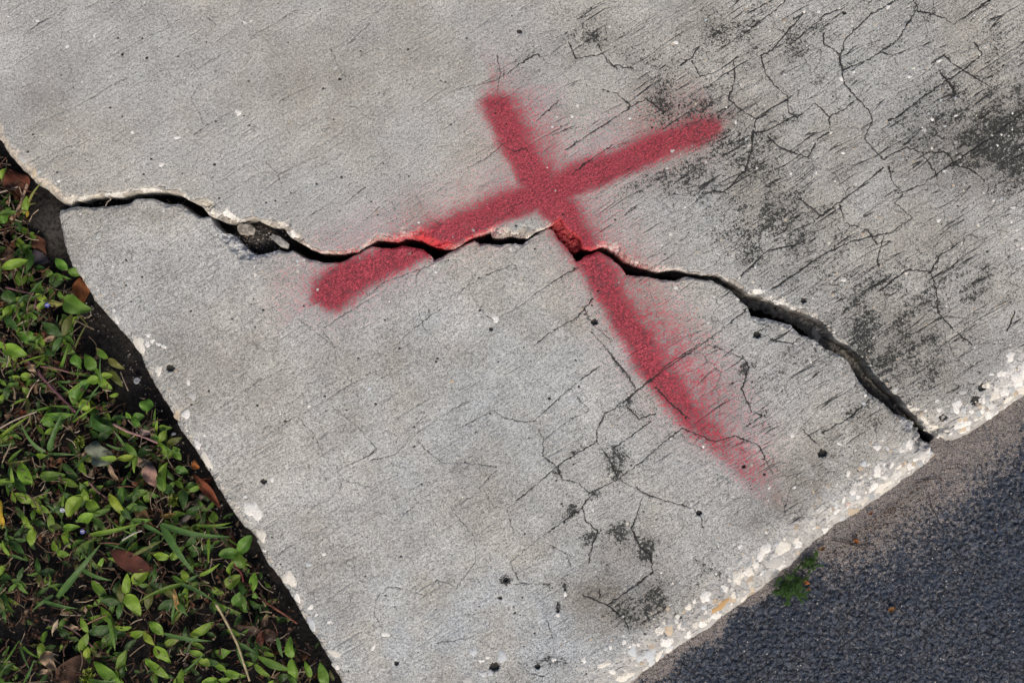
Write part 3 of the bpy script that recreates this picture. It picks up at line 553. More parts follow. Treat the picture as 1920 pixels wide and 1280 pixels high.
PL = [(1434,1034,11,17,.5,WHITE),(1469,1029,15,17,0,CREAM),(1457,1056,20,12,-.4,GREY),(1419,1060,6,9,0,WHITE),(1408,1073,8,12,-.5,CREAM),(1386,1083,12,14,.3,CREAM),(1361,1105,6,10,-.4,WHITE),(1324,1120,12,11,0,WHITE),(1322,1142,7,4,.3,BLUE),(1292,1139,6,8,.4,CREAM),(1502,1024,9,8,0,WHITE),(1469,1064,9,10,.6,WHITE),(1432,1079,4,4,0,WHITE),
 (1401,1130,9,6,-.6,CREAM),(1377,1135,3,6,.4,WHITE),(1416,1110,6,5,0,TAN),(1379,1119,5,9,.2,CREAM),(1323,1172,14,9,-.6,WHITE),(1341,1162,8,5,-.6,WHITE),(1237,1184,10,8,0,CREAM),(1256,1184,10,10,0,TAN),(1276,1176,4,7,.4,CREAM),(1252,1208,13,12,0,WHITE),(1220,1232,12,15,.3,BLUE),(1186,1224,8,12,-.4,BLUE),(1202,1238,9,8,0,BLUE),(1211,1209,5,8,0,GREY),(1171,1205,5,5,0,WHITE),(1145,1215,4,5,0,WHITE),(1136,1217,4,5,0,BLUE),(1198,1211,4,4,0,WHITE),(1132,1248,13,6,-.2,CREAM),(1149,1262,7,6,0,WHITE),(1239,1234,7,12,.6,CREAM),(1172,1275,20,8,-.2,CREAM),(1354,1140,22,8,-.62,OCH),
 (1647,839,9,6,-.3,WHITE),(1708,835,8,11,.3,WHITE),(1649,883,9,13,0,WHITE),(1622,870,6,7,0,BLUE),(1593,888,5,6,.4,WHITE),(1713,798,9,9,0,BLUE),(1741,864,4,6,0,WHITE),(1704,869,4,4,0,TAN),(1662,871,4,4,0,WHITE),(1677,873,4,7,.3,WHITE),(1690,878,10,4,-.5,CREAM),(1664,896,6,5,0,WHITE),(1643,915,6,15,.75,WHITE),(1667,913,5,19,.9,CREAM),(1685,919,5,10,.9,WHITE),(1621,904,4,4,0,CREAM),(1604,925,6,8,.2,WHITE),(1586,938,4,7,.2,WHITE),(1573,949,5,6,0,BLUE),(1596,947,5,4,0,PINK),(1575,832,6,3,.5,WHITE),(1750,847,3,8,.4,WHITE),(1712,1200,1,1,0,WHITE),
 (258,645,12,18,-.5,CREAM),(276,628,5,5,0,WHITE),(274,645,5,7,0,WHITE),(283,639,5,5,0,WHITE),(295,645,6,4,.2,WHITE),(305,649,6,4,0,WHITE),(295,694,7,11,.2,CREAM),(351,717,5,6,0,WHITE),(359,743,7,9,0,GREY),(329,778,8,12,-.3,TAN),(347,777,8,10,-.4,WHITE),(368,834,9,9,0,WHITE),(385,863,9,20,-.5,CREAM),(214,600,4,9,-.3,WHITE),(508,899,5,5,0,WHITE),(474,958,15,20,-.5,WHITE),(489,1005,10,13,0,CREAM),(541,1086,16,15,0,CREAM),(555,1121,6,12,-.3,WHITE),(583,1171,9,17,-.2,BLUE),(581,1139,5,7,.4,WHITE),(606,1039,5,4,0,WHITE),(577,1059,5,5,0,BLUE),(616,1167,6,3,-.3,WHITE),(627,1227,14,8,.3,CREAM),(628,1252,9,8,0,WHITE),
 (941,1232,9,13,-.4,BLUE),(887,1224,7,9,0,BLUE),(902,1240,6,4,0,WHITE),(914,1234,5,4,0,WHITE),(919,1264,5,6,-.4,BLUE),(905,1265,8,6,0,BLUE),(876,1276,12,6,0,GREY),(1095,1238,5,6,.3,WHITE),(1091,1254,6,7,0,GREY),(1039,1238,5,4,0,WHITE),(1060,1115,4,5,0,WHITE),(1046,1154,4,5,0,WHITE),(722,1190,8,6,.3,WHITE),(699,1215,4,8,.3,WHITE),(929,598,7,7,0,WHITE)]
PL = [p for p in PL if p[2] > 1.5][:100]
PU = [(1795,761,10,12,0,WHITE),(1810,794,15,11,0,WHITE),(1824,772,7,4,0,WHITE),(1847,771,5,7,.5,WHITE),(1869,769,11,8,0,GREY),(1866,784,10,6,-.3,WHITE),(1842,785,14,4,-.5,CREAM),(1813,810,10,4,-.1,WHITE),(1784,808,8,3,0,CREAM),(1758,803,14,6,-.3,CREAM),(1889,736,11,8,0,WHITE),(1913,710,13,16,0,WHITE),(1899,749,14,5,-.6,CREAM),(1763,768,6,4,0,WHITE),(1720,767,12,3,0,CREAM),(1845,751,8,6,0,WHITE),(1859,701,5,4,0,WHITE),(1930,690,16,22,.3,WHITE),(1895,668,8,10,.4,WHITE),(1878,700,10,7,-.4,WHITE),(1925,730,14,10,-.5,CREAM),(1852,722,8,6,0,CREAM),(1805,735,7,6,0,GREY),(1740,790,9,5,.6,CREAM),(1775,822,9,5,-.2,CREAM),
 (1425,546,15,5,.1,WHITE),(1460,566,10,4,.2,WHITE),(1552,624,8,14,-.5,WHITE),(447,211,7,6,0,WHITE),(302,308,5,6,0,WHITE),(248,248,4,4,0,WHITE),(332,258,7,4,0,WHITE),(1581,287,5,3,0,WHITE),(1577,148,5,5,0,WHITE),(1601,135,3,3,0,WHITE),(1761,114,6,4,-.3,WHITE),(1705,144,5,3,0,WHITE),(1748,224,4,4,0,WHITE),(1792,217,5,2,-.3,WHITE),(1267,80,6,4,.2,WHITE),(1073,218,4,3,.2,WHITE),(1181,222,3,3,0,WHITE),(1760,413,5,4,0,WHITE),(1535,22,4,3,0,WHITE),(1508,22,4,2.5,-.4,WHITE),(1665,13,5,4,0,WHITE),(1582,525,5,4,0,WHITE),(1900,389,5,3,0,WHITE),(70,39,4,3,0,WHITE),(177,66,2,6,.2,WHITE),(95,372,14,6,.6,CREAM),(63,322,7,9,0,TAN),(42,298,10,8,.5,GREY),(430,401,18,6,.25,WHITE),(548,437,12,7,.6,WHITE)]
def pebbles(parent, Z, L):
    for i, (a, b, rx, ry, rot, c) in enumerate(L):
        V, F = pebble_geo(Z, a, b, rx, ry, rot, 0.25 + 0.06*min(rx, ry), 300+i)
        make_mesh('pebble', V, F, M_PEB, parent, {'tint': np.tile((*c, 1), (len(V), 1))})
pebbles(o_lo, ZL, PL); pebbles(o_up, ZU, PU)
def small_stones(parent, Z, SD, DA, n, seed):
    r = np.random.default_rng(seed); Vs = []; Fs = []; Cs = []; off = 0; k = 0; tries = 0
    while k < n and tries < 60000:
        tries += 1
        a = r.uniform(-60, 1980); b = r.uniform(-60, 1345)
        sd = surf(SD, a, b); da = surf(DA, a, b)
        if sd < 3: continue
        pr = 0.03 + 0.75*math.exp(-(da/80)**2) + 0.75*math.exp(-sd/16) + (0.10 if (a > 1250 and b < 620) else 0)
        if r.random() > pr: continue
        if float(surf(paint, a, b)) > 0.3 and r.random() < 0.85: continue
        rad = r.uniform(1.3, 2.4) + (r.random()**2)*8.0*math.exp(-(da/66)**2) + (r.random()**4)*2.2
        V, F = pebble_geo(Z, a, b, rad*r.uniform(.7, 1.4), rad, r.uniform(-1, .3), 0.12+0.04*rad, int(r.integers(1e6)))
        c = np.array([WHITE, WHITE, GREY, GREY, CREAM, BLUE, TAN, GREY][int(r.integers(8))])*r.uniform(.55, 1.05)
        Vs.append(V); Fs += [tuple(x+off for x in f) for f in F]; off += len(V); Cs.append(np.tile((*c, 1), (len(V), 1))); k += 1
    o = make_mesh('exposed_aggregate', np.concatenate(Vs), Fs, M_PEB, parent, {'tint': np.concatenate(Cs)})
    o['kind'] = 'stuff'; o['label'] = 'small white limestone chips showing in the concrete face'
small_stones(o_lo, ZL, SDL, DAL, 950, 3); small_stones(o_up, ZU, SDU, DAU, 800, 4)

# ------------------------------------------------------------------ soil and asphalt
def sheet(name, ax, ay, zfun, mfun, mat, keep=None):
    A, B = np.meshgrid(ax, ay); z, m = zfun(A, B), mfun(A, B)
    ny, nx = A.shape; idx = np.arange(ny*nx).reshape(ny, nx)
    k = keep(A, B) if keep else np.ones(A.shape, bool)
    fk = k[:-1, :-1] & k[1:, :-1] & k[:-1, 1:] & k[1:, 1:]
    f = np.stack([idx[1:, :-1][fk], idx[1:, 1:][fk], idx[:-1, 1:][fk], idx[:-1, :-1][fk]], 1)
    used, inv = np.unique(f, return_inverse=True)
    V = np.stack([(A-960)*S, (640-B)*S, z*0.001], -1).reshape(-1, 3)
    o = make_mesh(name, V[used], inv.reshape(f.shape), mat, None, {'masks': m.reshape(-1, 4)[used]})
    tag(o, kind='structure'); return o
BIG = 60000
def soil_z(A, B):
    g = lambda cx, cy, rx, ry: np.exp(-((A-cx)/rx)**2-((B-cy)/ry)**2)
    z = -46 + fbm(A/70, B/70, 201, 4)*7 + fbm(A/9, B/9, 205, 3)*2.2
    z += g(75, 400, 60, 70)*16 + g(480, 440, 60, 34)*22 + g(200, 375, 90, 14)*12
    z -= sm(520, 640, A)*sm(900, 700, B)*26
    return z
def soil_m(A, B):
    g = lambda cx, cy, rx, ry: np.exp(-((A-cx)/rx)**2-((B-cy)/ry)**2)
    d = np.clip(g(85, 430, 45, 55)*0.7 + g(480, 445, 55, 34)*1.0 + g(215, 610, 50, 70)*0.25, 0, 1)
    return np.stack([d, d*0, d*0, d*0+1], -1)
o = sheet('ground', axis(-90, 1980, 2.6, BIG, 1.2), axis(180, 1345, 2.6, BIG, 1.2), soil_z, soil_m, M_SOIL)
def side_asp(A, B):   # signed distance from the line of the slab edge, positive on the road
    return ((A-1774)*535 + (B-858)*715)/893.0
def asp_f(A, B):
    w1 = fbm(A/12, B/12, 211, 2)*0.5
    f1, f2, i1 = voronoi(A/13 + w1, B/13 - w1, 12, 1.0); f3, f4, i2 = voronoi(A/6 + w1, B/6, 13, 1.0)
    h = np.clip((f2-f1)*2.2, 0, 1)*(0.4+0.6*i1) ; h2 = np.clip((f4-f3)*2.0, 0, 1)*i2
    return h, h2, i1
def asp_z(A, B):
    h, h2, i1 = asp_f(A, B); d = np.clip(dust(A, B), 0, 1)
    return -24 + (h*2.6 + h2*1.5)*(1-0.75*d) + fbm(A/90, B/90, 215, 3)*2 + fbm(A/22, B/22, 217, 3)*1.0 + d*0.8
def dust(A, B):
    s = side_asp(A, B) + fbm(A/60, B/60, 221, 4)*50
    u = (A*0.8 - B*0.6)
    wdt = np.interp(A, [1000, 1250, 1400, 1480, 1560, 1650, 1760, 1850, 1960, 2100], [40, 24, 10, 12, 40, 66, 80, 75, 66, 50])
    return np.clip(1.0 - 0.85*sm(0.0, 2.1, s/wdt) - 0.15*sm(1, 6, s/wdt) + 0.22*fbm(A/16, B/16, 223, 3), 0, 1)
def asp_m(A, B):
    h, h2, i1 = asp_f(A, B)
    return np.stack([dust(A, B)*0.9, np.clip(h*0.7+h2*0.4, 0, 1), i1, i1*0+1], -1)
sheet('asphalt_road', axis(1080, 1985, 1.7, BIG, 1.2), axis(700, 1350, 1.7, BIG, 1.2), asp_z, asp_m, M_ASP, lambda A, B: side_asp(A, B) > -34)

# ------------------------------------------------------------------ leaves, blades, stems
class MB:
    def __init__(s): s.V = []; s.F = []; s.C = []; s.U = []; s.n = 0
    def add(s, V, F, c, uv=None):
        V = np.asarray(V, float); k = len(V); s.V.append(V); s.F += [tuple(int(x)+s.n for x in f) for f in F]; s.n += k
        c = np.asarray(c, float)
        if c.ndim == 1: c = np.tile(np.append(c[:3], 1.0), (k, 1))
        s.C.append(c); s.U.append(np.full((k, 2), 0.25) if uv is None else uv)
    def build(s, name, mat, parent=None, origin=None):
        V = np.concatenate(s.V)
        if origin is not None: V = V - np.asarray(origin)
        o = make_mesh(name, V, s.F, mat, parent, {'tint': np.concatenate(s.C)}, np.concatenate(s.U))
        return o
def leaf(mb, p0, p1, wid, c, fold=0.25, arch=0.12, roll=0.0, wav=0.03, shape='ovate', curl=0.0, r=random, tipc=None):
    p0 = np.array(p0, float); p1 = np.array(p1, float); ax = p1-p0; L = np.linalg.norm(ax); ax /= L
    up = np.array([0, 0, 1.0]); sd = np.cross(ax, up); sd /= np.linalg.norm(sd)+1e-9; up = np.cross(sd, ax)
    sd, up = sd*math.cos(roll)+up*math.sin(roll), up*math.cos(roll)-sd*math.sin(roll)
    nl, nw = (14, 7) if shape != 'blade' else (16, 5)
    V = []; U_ = []; C = []; ph = r.uniform(0, 6.28); c = np.array(c[:3]); bend = r.uniform(-.05, .05)*L
    for i in range(nl):
        t = i/(nl-1)
        if shape == 'ovate': wt = (math.sin(math.pi*min(1, t**0.72*0.999))**0.75)*(1-0.15*t)
        elif shape == 'round': wt = math.sin(math.pi*(0.04+0.96*t)*0.999)**0.55
        elif shape == 'oval': wt = math.sin(math.pi*(0.02+0.97*t))**0.8
        else: wt = min(1, 0.55+t*2.2)*(1-t**2.2)**0.8
        wt = max(wt, 0.02)
        for j in range(nw):
            u = j/(nw-1)*2-1
            x = t*L; y = u*wt*wid/2 + bend*math.sin(math.pi*t)
            z = abs(u)**1.4*wt*wid*fold*0.5 + arch*L*math.sin(math.pi*t) + wav*wid*math.sin(t*9+ph+u*2)*abs(u)*2 + curl*L*t*t
            V.append(p0+ax*x+sd*y+up*z); U_.append((j/(nw-1), t))
            cc = c*(1.0 + 0.12*u*math.sin(ph))
            if tipc is not None: k = min(1, max(0, (t-0.6)/0.3)); cc = cc*(1-k)+np.array(tipc)*k
            C.append((*cc, 1))
    F = [(i*nw+j, (i+1)*nw+j, (i+1)*nw+j+1, i*nw+j+1) for i in range(nl-1) for j in range(nw-1)]
    mb.add(V, F, np.array(C), np.array(U_))
def tube(mb, pts, rad, c, n=7, rad2=None):
    P = [np.array(p, float) for p in pts]
    # smooth the run
    Q = []
    for i in range(len(P)-1):
        a = P[max(i-1, 0)]; b = P[i]; d = P[i+1]; e_ = P[min(i+2, len(P)-1)]
        for t in (0, .25, .5, .75): Q.append(0.5*((2*b)+(-a+d)*t+(2*a-5*b+4*d-e_)*t*t+(-a+3*b-3*d+e_)*t**3))
    Q.append(P[-1]); m = len(Q); V = []; rad2 = rad if rad2 is None else rad2
    for i, q in enumerate(Q):
        tg = Q[min(i+1, m-1)]-Q[max(i-1, 0)]; tg /= np.linalg.norm(tg)+1e-9
        s1 = np.cross(tg, (0, 0, 1.0)); s1 /= np.linalg.norm(s1)+1e-9; s2 = np.cross(s1, tg)
        rr = (rad+(rad2-rad)*i/(m-1))*(1+0.12*math.sin(i*1.9))
        for k in range(n):
            a = 2*math.pi*k/n; V.append(q+(s1*math.cos(a)+s2*math.sin(a))*rr)
    F = [(i*n+k, i*n+(k+1) % n, (i+1)*n+(k+1) % n, (i+1)*n+k) for i in range(m-1) for k in range(n)]
    F.append(tuple(range(n))[::-1]); F.append(tuple((m-1)*n+k for k in range(n)))
    mb.add(V, F, c)
G1 = (0.185, 0.310, 0.024); G2 = (0.105, 0.215, 0.020); G3 = (0.042, 0.108, 0.015); G4 = (0.27, 0.37, 0.03); OL = (0.12, 0.13, 0.025); RD = (0.050, 0.012, 0.012)
# node x, node y, top height mm, [ (tip x, tip y, width, colour) ... ]
SP = [((4,338,-12),[(14,314,15,G1)]),((8,422,-14),[(7,372,24,G2)]),((56,436,-22),[(32,424,11,G2),(74,454,12,G2)]),((101,516,-18),[(77,508,14,G2),(133,523,13,G2),(96,540,12,G3)]),((127,506,-4),[(104,485,16,G2),(150,516,15,G2)]),
 ((88,546,-16),[(57,536,20,G2)]),((38,536,-14),[(35,508,15,G2)]),((22,577,-16),[(58,553,20,G1),(12,543,28,G3),(5,597,15,G1)]),((120,560,-6),[(172,582,34,G2),(110,546,10,G2)]),((92,567,-12),[(66,551,12,G4),(121,570,13,(0.30,.30,.08)),(69,584,14,G1)]),
 ((40,592,-18),[(12,614,20,G2),(72,597,16,G2)]),((58,600,-20),[(28,618,18,G2)]),((132,607,-14),[(116,589,15,G2),(149,592,12,G1),(132,633,19,G2)]),((32,626,-16),[(44,615,14,G1),(74,639,22,G2)]),((120,646,-14),[(106,634,16,G1),(118,627,14,G2),(142,664,20,G2)]),
 ((4,652,-10),[(54,668,24,G1),(-8,632,16,G1)]),((33,670,-16),[(3,688,15,G1)]),((57,648,-20),[(84,662,14,OL),(64,668,12,OL)]),((140,663,-12),[(153,692,22,G2)]),((178,694,-12),[(159,663,21,G2)]),((186,709,-10),[(161,714,17,G1),(211,703,13,G1),(211,729,17,G1),(180,689,10,G1)]),
 ((203,672,-14),[(234,692,13,OL),(179,651,13,G2)]),((204,694,-20),[(231,725,14,OL)]),((168,712,-10),[(135,758,25,G2)]),((38,708,-14),[(62,703,15,G1),(15,707,10,G1)]),((166,770,-12),[(154,748,20,G4)]),((222,738,-20),[(204,743,8,G1)]),((168,786,-14),[(212,806,21,G3)]),((84,780,-14),[(108,800,21,G2),(140,776,16,G2)]),
 ((60,908,-10),[(39,864,24,G1)]),((74,892,-14),[(123,889,19,G2)]),((118,868,-18),[(156,910,13,G3)]),((219,859,-8),[(186,858,12,G4),(259,858,12,G4)]),((190,854,-16),[(148,857,17,OL)]),((228,948,-12),[(236,896,14,G2)]),((234,964,-8),[(204,924,16,G4)]),((102,948,-16),[(140,929,13,G2)]),((128,968,-12),[(158,926,26,G1)]),((164,938,-12),[(157,914,14,G1),(191,964,20,G1)]),
 ((28,924,-14),[(64,943,15,G1)]),((62,930,-16),[(81,964,20,G1)]),((142,1034,-14),[(181,1003,15,G2)]),((118,990,-12),[(88,982,12,OL),(151,987,14,G1)]),((146,976,-12),[(177,961,18,G1)]),((62,990,-14),[(45,966,14,G1),(58,1025,18,G1)]),((106,1034,-12),[(107,1005,18,G1),(131,1039,14,G1)]),((124,995,-14),[(131,1027,17,G1)]),((194,1045,-12),[(184,1072,9,G1)]),
 ((172,1087,-12),[(208,1131,16,G2)]),((174,1135,-14),[(196,1121,10,G1),(147,1145,9,G1)]),((236,1113,-8),[(239,1073,16,G1),(264,1154,24,G1)]),((249,1094,-8),[(283,1064,24,G4)]),((207,1188,-16),[(190,1218,15,G2)]),((80,1204,-14),[(74,1234,15,G1),(89,1181,12,G1)]),((113,1217,-16),[(129,1202,10,G1)]),((161,1233,-12),[(166,1211,14,G4)]),((176,1239,-12),[(226,1279,20,G1)]),
 ((318,1042,-10),[(287,1040,17,G4),(339,1044,14,G1)]),((356,1091,-10),[(341,1068,14,G1)]),((437,1134,-14),[(464,1102,23,G2)]),((424,1100,-12),[(452,1077,24,G1)]),((466,1146,-16),[(444,1129,14,G2)]),((475,1108,-10),[(477,1072,15,G1)]),((398,1101,-16),[(421,1113,14,G1)]),((396,1128,-16),[(453,1150,13,G2)]),((478,1110,-14),[(479,1122,10,G2)]),
 ((275,773,-12),[(279,747,25,G2)]),((247,785,-12),[(271,779,16,G2),(266,800,14,G2),(236,772,9,G1)]),((297,829,-10),[(313,805,13,G1),(311,853,15,G1),(283,812,14,G2)]),((322,845,-12),[(340,862,13,G2),(338,842,14,G1)]),((305,922,-12),[(311,869,18,G2)]),((328,878,-12),[(354,886,15,G2)]),((350,912,-8),[(376,914,14,G2)]),((279,921,-12),[(240,929,13,G2),(273,941,13,G2),(298,931,10,G2)]),
 ((355,1191,-10),[(401,1165,16,G1)]),((306,1189,-10),[(279,1164,17,G1)]),((290,1209,-10),[(267,1182,13,G4),(321,1242,21,G1)]),((308,1208,-14),[(338,1197,13,G1)]),((403,1222,-14),[(434,1219,20,G2)]),((402,1239,-10),[(370,1238,16,G1),(426,1258,14,G1)]),((420,1257,-10),[(464,1267,15,G1)]),((409,1273,-10),[(437,1268,10,G1),(378,1280,14,G1)]),((273,1234,-12),[(293,1249,13,G1),(318,1272,14,G1)]),((341,1285,-12),[(342,1252,15,G1)]),
 ((547,1233,-6),[(545,1192,18,G1),(556,1274,20,G1)]),((583,1269,-10),[(571,1237,12,G1)]),((612,1290,-6),[(600,1241,18,G2)]),((480,1227,-10),[(546,1256,14,G2)]),((500,1290,-14),[(520,1274,14,G1)]),((298,800,-14),[(323,802,12,G2)]),((300,1000,-26),[(260,1010,14,G3)]),((370,972,-18),[(372,958,16,G2)]),((402,980,-14),[(401,958,18,G1)])]
RND = [((376,1029,-18),[(352,1031,20,G3),(402,1025,18,G3)]),((447,1036,-3),[(410,1040,19,G2),(472,1003,22,G2),(457,1065,19,G2)]),((284,800,-20),[(270,812,16,G3),(292,790,18,G3)]),((256,850,-20),[(240,842,22,G3),(284,850,22,G3)])]
LM = [((45,330),'the white slab tip'),((95,430),'the bare dark sand'),((160,545),'the orange curled leaf'),((89,574),'the bright blue flower'),((255,713),'the snail shell'),((90,850),'the upright grass blade'),((250,850),'the fuzzy grey leaf'),((279,890),'the pink dead leaf'),
      ((390,920),'the long rusty leaf'),((247,1050),'the flat reddish leaf'),((155,996),'the pale blue flower'),((98,1237),'the crumpled tan leaf'),((447,1036),'the round three-leaved plant'),((303,982),'the arching grass blades'),((490,1180),'the dark red weed'),((444,1205),'the pale straw stem'),((150,1070),'the long diagonal blade'),((30,690),'the purple stem')]
NUM = ['no', 'one', 'two', 'three', 'four', 'five']
used_labels = set()
def describe(kind, tips, c, x, y):
    sh = 'lime green' if c[1] > .33 else 'bright green' if c[1] > .2 else 'mid green' if c[1] > .14 else 'olive' if c[0] > .1 else 'dark green'
    n = len(tips); b = max(tips, key=lambda t: t[2]); a = int(round(math.degrees(math.atan2(y-b[1], b[0]-x))/45)) % 8
    dr = ['right', 'up-right', 'up', 'up-left', 'left', 'down-left', 'down', 'down-right'][a]
    lv = f'one leaf pointing {dr}' if n == 1 else f'{NUM[n]} leaves, largest pointing {dr}'
    for (lx, ly), nm in sorted(LM, key=lambda l: (l[0][0]-x)**2+(l[0][1]-y)**2)[:6]:
        dx, dy = x-lx, y-ly
        rel = 'beside' if math.hypot(dx, dy) < 18 else ('right of' if dx > 0 else 'left of') if abs(dx) > abs(dy) else ('below' if dy > 0 else 'above')
        for sz in ('', 'broad ' if b[2] > 17 else 'narrow '):
            t = f'{sz}{sh} {kind}, {lv}, {rel} {nm}'
            if t not in used_labels and len(t.split()) <= 16:
                used_labels.add(t); return t
    return t
rl = random.Random(5)
def sprig(node, tips, name='dayflower_sprig', kind='dayflower sprig', shape='ovate', flower=None):
    x, y, z = node; z0 = z*0.001-0.006; base = at(x, y, -0.042); top = at(x, y, z0)
    o = empty(name, base)
    tag(o, describe(kind, tips, max((t[3] for t in tips), key=lambda c: c[1]), x, y), kind.split()[-1] if kind == 'weed' else 'plant', 'leafy weeds growing beside the slab')
    mb = MB()
    for i, (tx, ty, wd, c) in enumerate(tips):
        vv = rl.uniform(.8, 1.15); zt = z0 + rl.uniform(-.006, .004)
        cc = np.array(c)*vv*np.array([rl.uniform(.85, 1.15), 1, 1])
        leaf(mb, top, at(tx, ty, zt), wd*1.10*S, cc, rl.uniform(.15, .55), rl.uniform(.03, .16), rl.uniform(-.35, .35), .05, shape if shape != 'ovate' else rl.choice(['ovate', 'ovate', 'oval']), r=rl,
             tipc=(0.35, .25, .14) if rl.random() < .12 else None)
    mb.build('foliage', M_LEAF, o, base)
    st = MB(); k = rl.uniform(-12, 12)
    tube(st, [at(x+k, y+rl.uniform(-12, 12), -0.044), at(x+k*.5, y+3, -0.03), top], .0011, (0.14, .12, .05) if rl.random() < .5 else (0.10, .045, .05), 6, .0008)
    st.build('stem', M_STEM, o, base)
    return o, base, top
made = []
for n_, t_ in SP: made.append(sprig(n_, t_))
for n_, t_ in RND: made.append(sprig(n_, t_, 'round_leaved_weed', 'round leaved weed', 'round'))
made.append(sprig((490,1182,-16), [(441,1171,20,RD),(490,1211,14,(.09,.015,.012)),(524,1198,22,RD),(500,1150,12,RD)], 'dark_red_weed', 'dark red weed', 'oval'))
made[-1][0]['label'] = 'dark red leaved weed on black soil by the kerb face'; made[-1][0]['category'] = 'weed'
# blue flowers on three of the sprigs
M_FLO = mat_leaf('flower_petal', 0.5, False, 0.15, 0.3, 0.2)
for (fx, fy), hc in (((89,572), (.07,.09,.55)), ((155,996), (.16,.17,.55)), ((117,956), (.5,.5,.6))):
    k = min(range(len(made)), key=lambda q: math.hypot(SP[q][0][0]-fx, SP[q][0][1]-fy) if q < len(SP) else 1e9)
    o, base, _ = made[k]; mb = MB(); z = SP[k][0][2]*0.001+0.004
    for a in (0.3, 2.3, 4.4):
        leaf(mb, at(fx, fy, z), at(fx+5*math.cos(a), fy+5*math.sin(a), z+.001), .0045, hc, .2, .1, 0, .02, 'round', r=rl)
    for a in (1.2, 3.4, 5.4):
        leaf(mb, at(fx, fy, z+.001), at(fx+4*math.cos(a), fy+4*math.sin(a), z+.003), .0014, (.6,.6,.62), 0, .1, 0, 0, 'oval', r=rl)
    mb.build('flower', M_FLO, o, base)

# undergrowth sprigs: a few kinds, copied
LEFTX = lambda y: np.interp(y, [p[1] for p in UP_LEFT[1:]] + [p[1] for p in LO_LEFT[1:]], [p[0] for p in UP_LEFT[1:]] + [p[0] for p in LO_LEFT[1:]])
protos = []
for v in range(9):
    base = np.zeros(3); o = empty('undergrowth_sprig', (0, 0, 0)); mb = MB(); st = MB(); n = rl.choice([2, 3, 3, 4]); h = rl.uniform(.008, .018); a0 = rl.uniform(0, 6)
    for i in range(n):
        a = a0 + i*6.28/n + rl.uniform(-.5, .5); L = rl.uniform(.014, .026); c = np.array(rl.choice([G1, G2, G2, G3, G3, OL]))*rl.uniform(.6, 1.05)
        leaf(mb, (0, 0, h), (L*math.cos(a), L*math.sin(a), h+rl.uniform(-.008, .004)), L*rl.uniform(.30, .46), c, rl.uniform(.15, .5), rl.uniform(.03, .15), rl.uniform(-.5, .5), .05, rl.choice(['ovate', 'oval']), r=rl)
    mb.build('foliage', M_LEAF, o); tube(st, [(0.006, 0.002, -.004), (.002, 0, h*.5), (0, 0, h)], .001, (.1, .07, .04), 6, .0008); st.build('stem', M_STEM, o)
    protos.append(o)
k = 0; tries = 0
while k < 290 and tries < 9000:
    tries += 1
    y = rl.uniform(300, 1420); lx = LEFTX(y); x = rl.uniform(-170, lx-6)
    if (55 < x < 130 and 340 < y < 500): continue
    gap = lx-x
    if gap < (56 if y < 720 else 10 if y < 1040 else 20) and rl.random() < .88: continue
    if gap < 95 and 560 < y < 800: continue
    src = protos[k % 9]
    if k < 9: o = src
    else:
        o = src.copy(); col.objects.link(o)
        for ch in src.children:
            c = ch.copy(); col.objects.link(c); c.parent = o
    z = rl.uniform(-.040, -.026); p = at(x, y, z); o.location = p; o.rotation_euler = (rl.uniform(-.3, .3), rl.uniform(-.3, .3), rl.uniform(0, 6.28)); s_ = rl.uniform(.65, 1.2); o.scale = (s_, s_, s_)
    tag(o, 'small shaded sprig low in the leaf litter beneath the larger leaves', 'plant', 'small sprigs low in the undergrowth'); k += 1

# grass
def blades(name, label, L, r=rl, cat='grass'):
    x0, y0 = L[0][0], L[0][1]; base = at(x0, y0, -0.03); mb = MB()
    for (a, b, c_, d, wd, cc, z0, z1) in L:
        leaf(mb, at(a, b, z0*.001), at(c_, d, z1*.001), wd*1.05*S, np.array(cc)*r.uniform(.85, 1.1), .35, r.uniform(.05, .11), r.uniform(-.4, .4), .02, 'blade', r=r)
    o = mb.build(name, M_LEAF, None, base); o.location = base
    tag(o, label, cat, 'grass growing among the weeds'); return o
GB = (0.075, 0.165, 0.035); STR = (0.42, 0.34, 0.20)
blades('grass_tuft', 'grass tuft with a wide upright blade and three narrow blades near the left border', [(90,852,38,791,9,GB,-22,-8),(92,850,117,774,14,GB,-22,-8),(90,850,146,852,6,GB,-20,-12),(90,852,78,895,7,GB,-20,-26)])
blades('grass_tuft', 'grass tuft with one long diagonal blade left of the flat reddish leaf', [(108,1119,191,1017,13,GB,-18,0),(82,1127,148,1141,7,GB,-18,-10),(150,1064,211,1088,9,GB,-20,-12),(100,1115,60,1145,7,GB,-20,-22)])
blades('grass_tuft', 'grass tuft with long blades arching right towards the kerb', [(302,981,366,1077,14,GB,-12,-16),(303,982,435,1006,12,GB,-10,-2),(268,983,308,1004,9,GB,-16,-12)])
blades('grass_tuft', 'grass tuft spreading flat below the long arching blades', [(340,1095,262,1126,9,G1,-16,-10),(340,1095,402,1127,8,GB,-16,-14),(374,1078,413,1055,8,G1,-14,-8),(352,1090,376,1076,7,GB,-14,-12)])
blades('grass_tuft', 'single long grass blade with tan base below the blue flower', [(170,1002,266,980,10,G1,-14,-10)])
blades('grass_tuft', 'narrow pale grass blade above the upright grass tuft', [(5,815,56,779,7,G4,-14,-8)])
blades('grass_tuft', 'straight grass blade over small round leaves beside the kerb', [(368,984,435,979,7,G1,-14,-8)])
blades('grass_tuft', 'grey green blade lying over dry stalks near the bottom', [(308,1187,398,1201,9,GB,-12,-10)])
blades('grass_tuft', 'folded pointed blade hanging down left of the tan seed stalk', [(204,1158,216,1221,9,G2,-16,-18)])
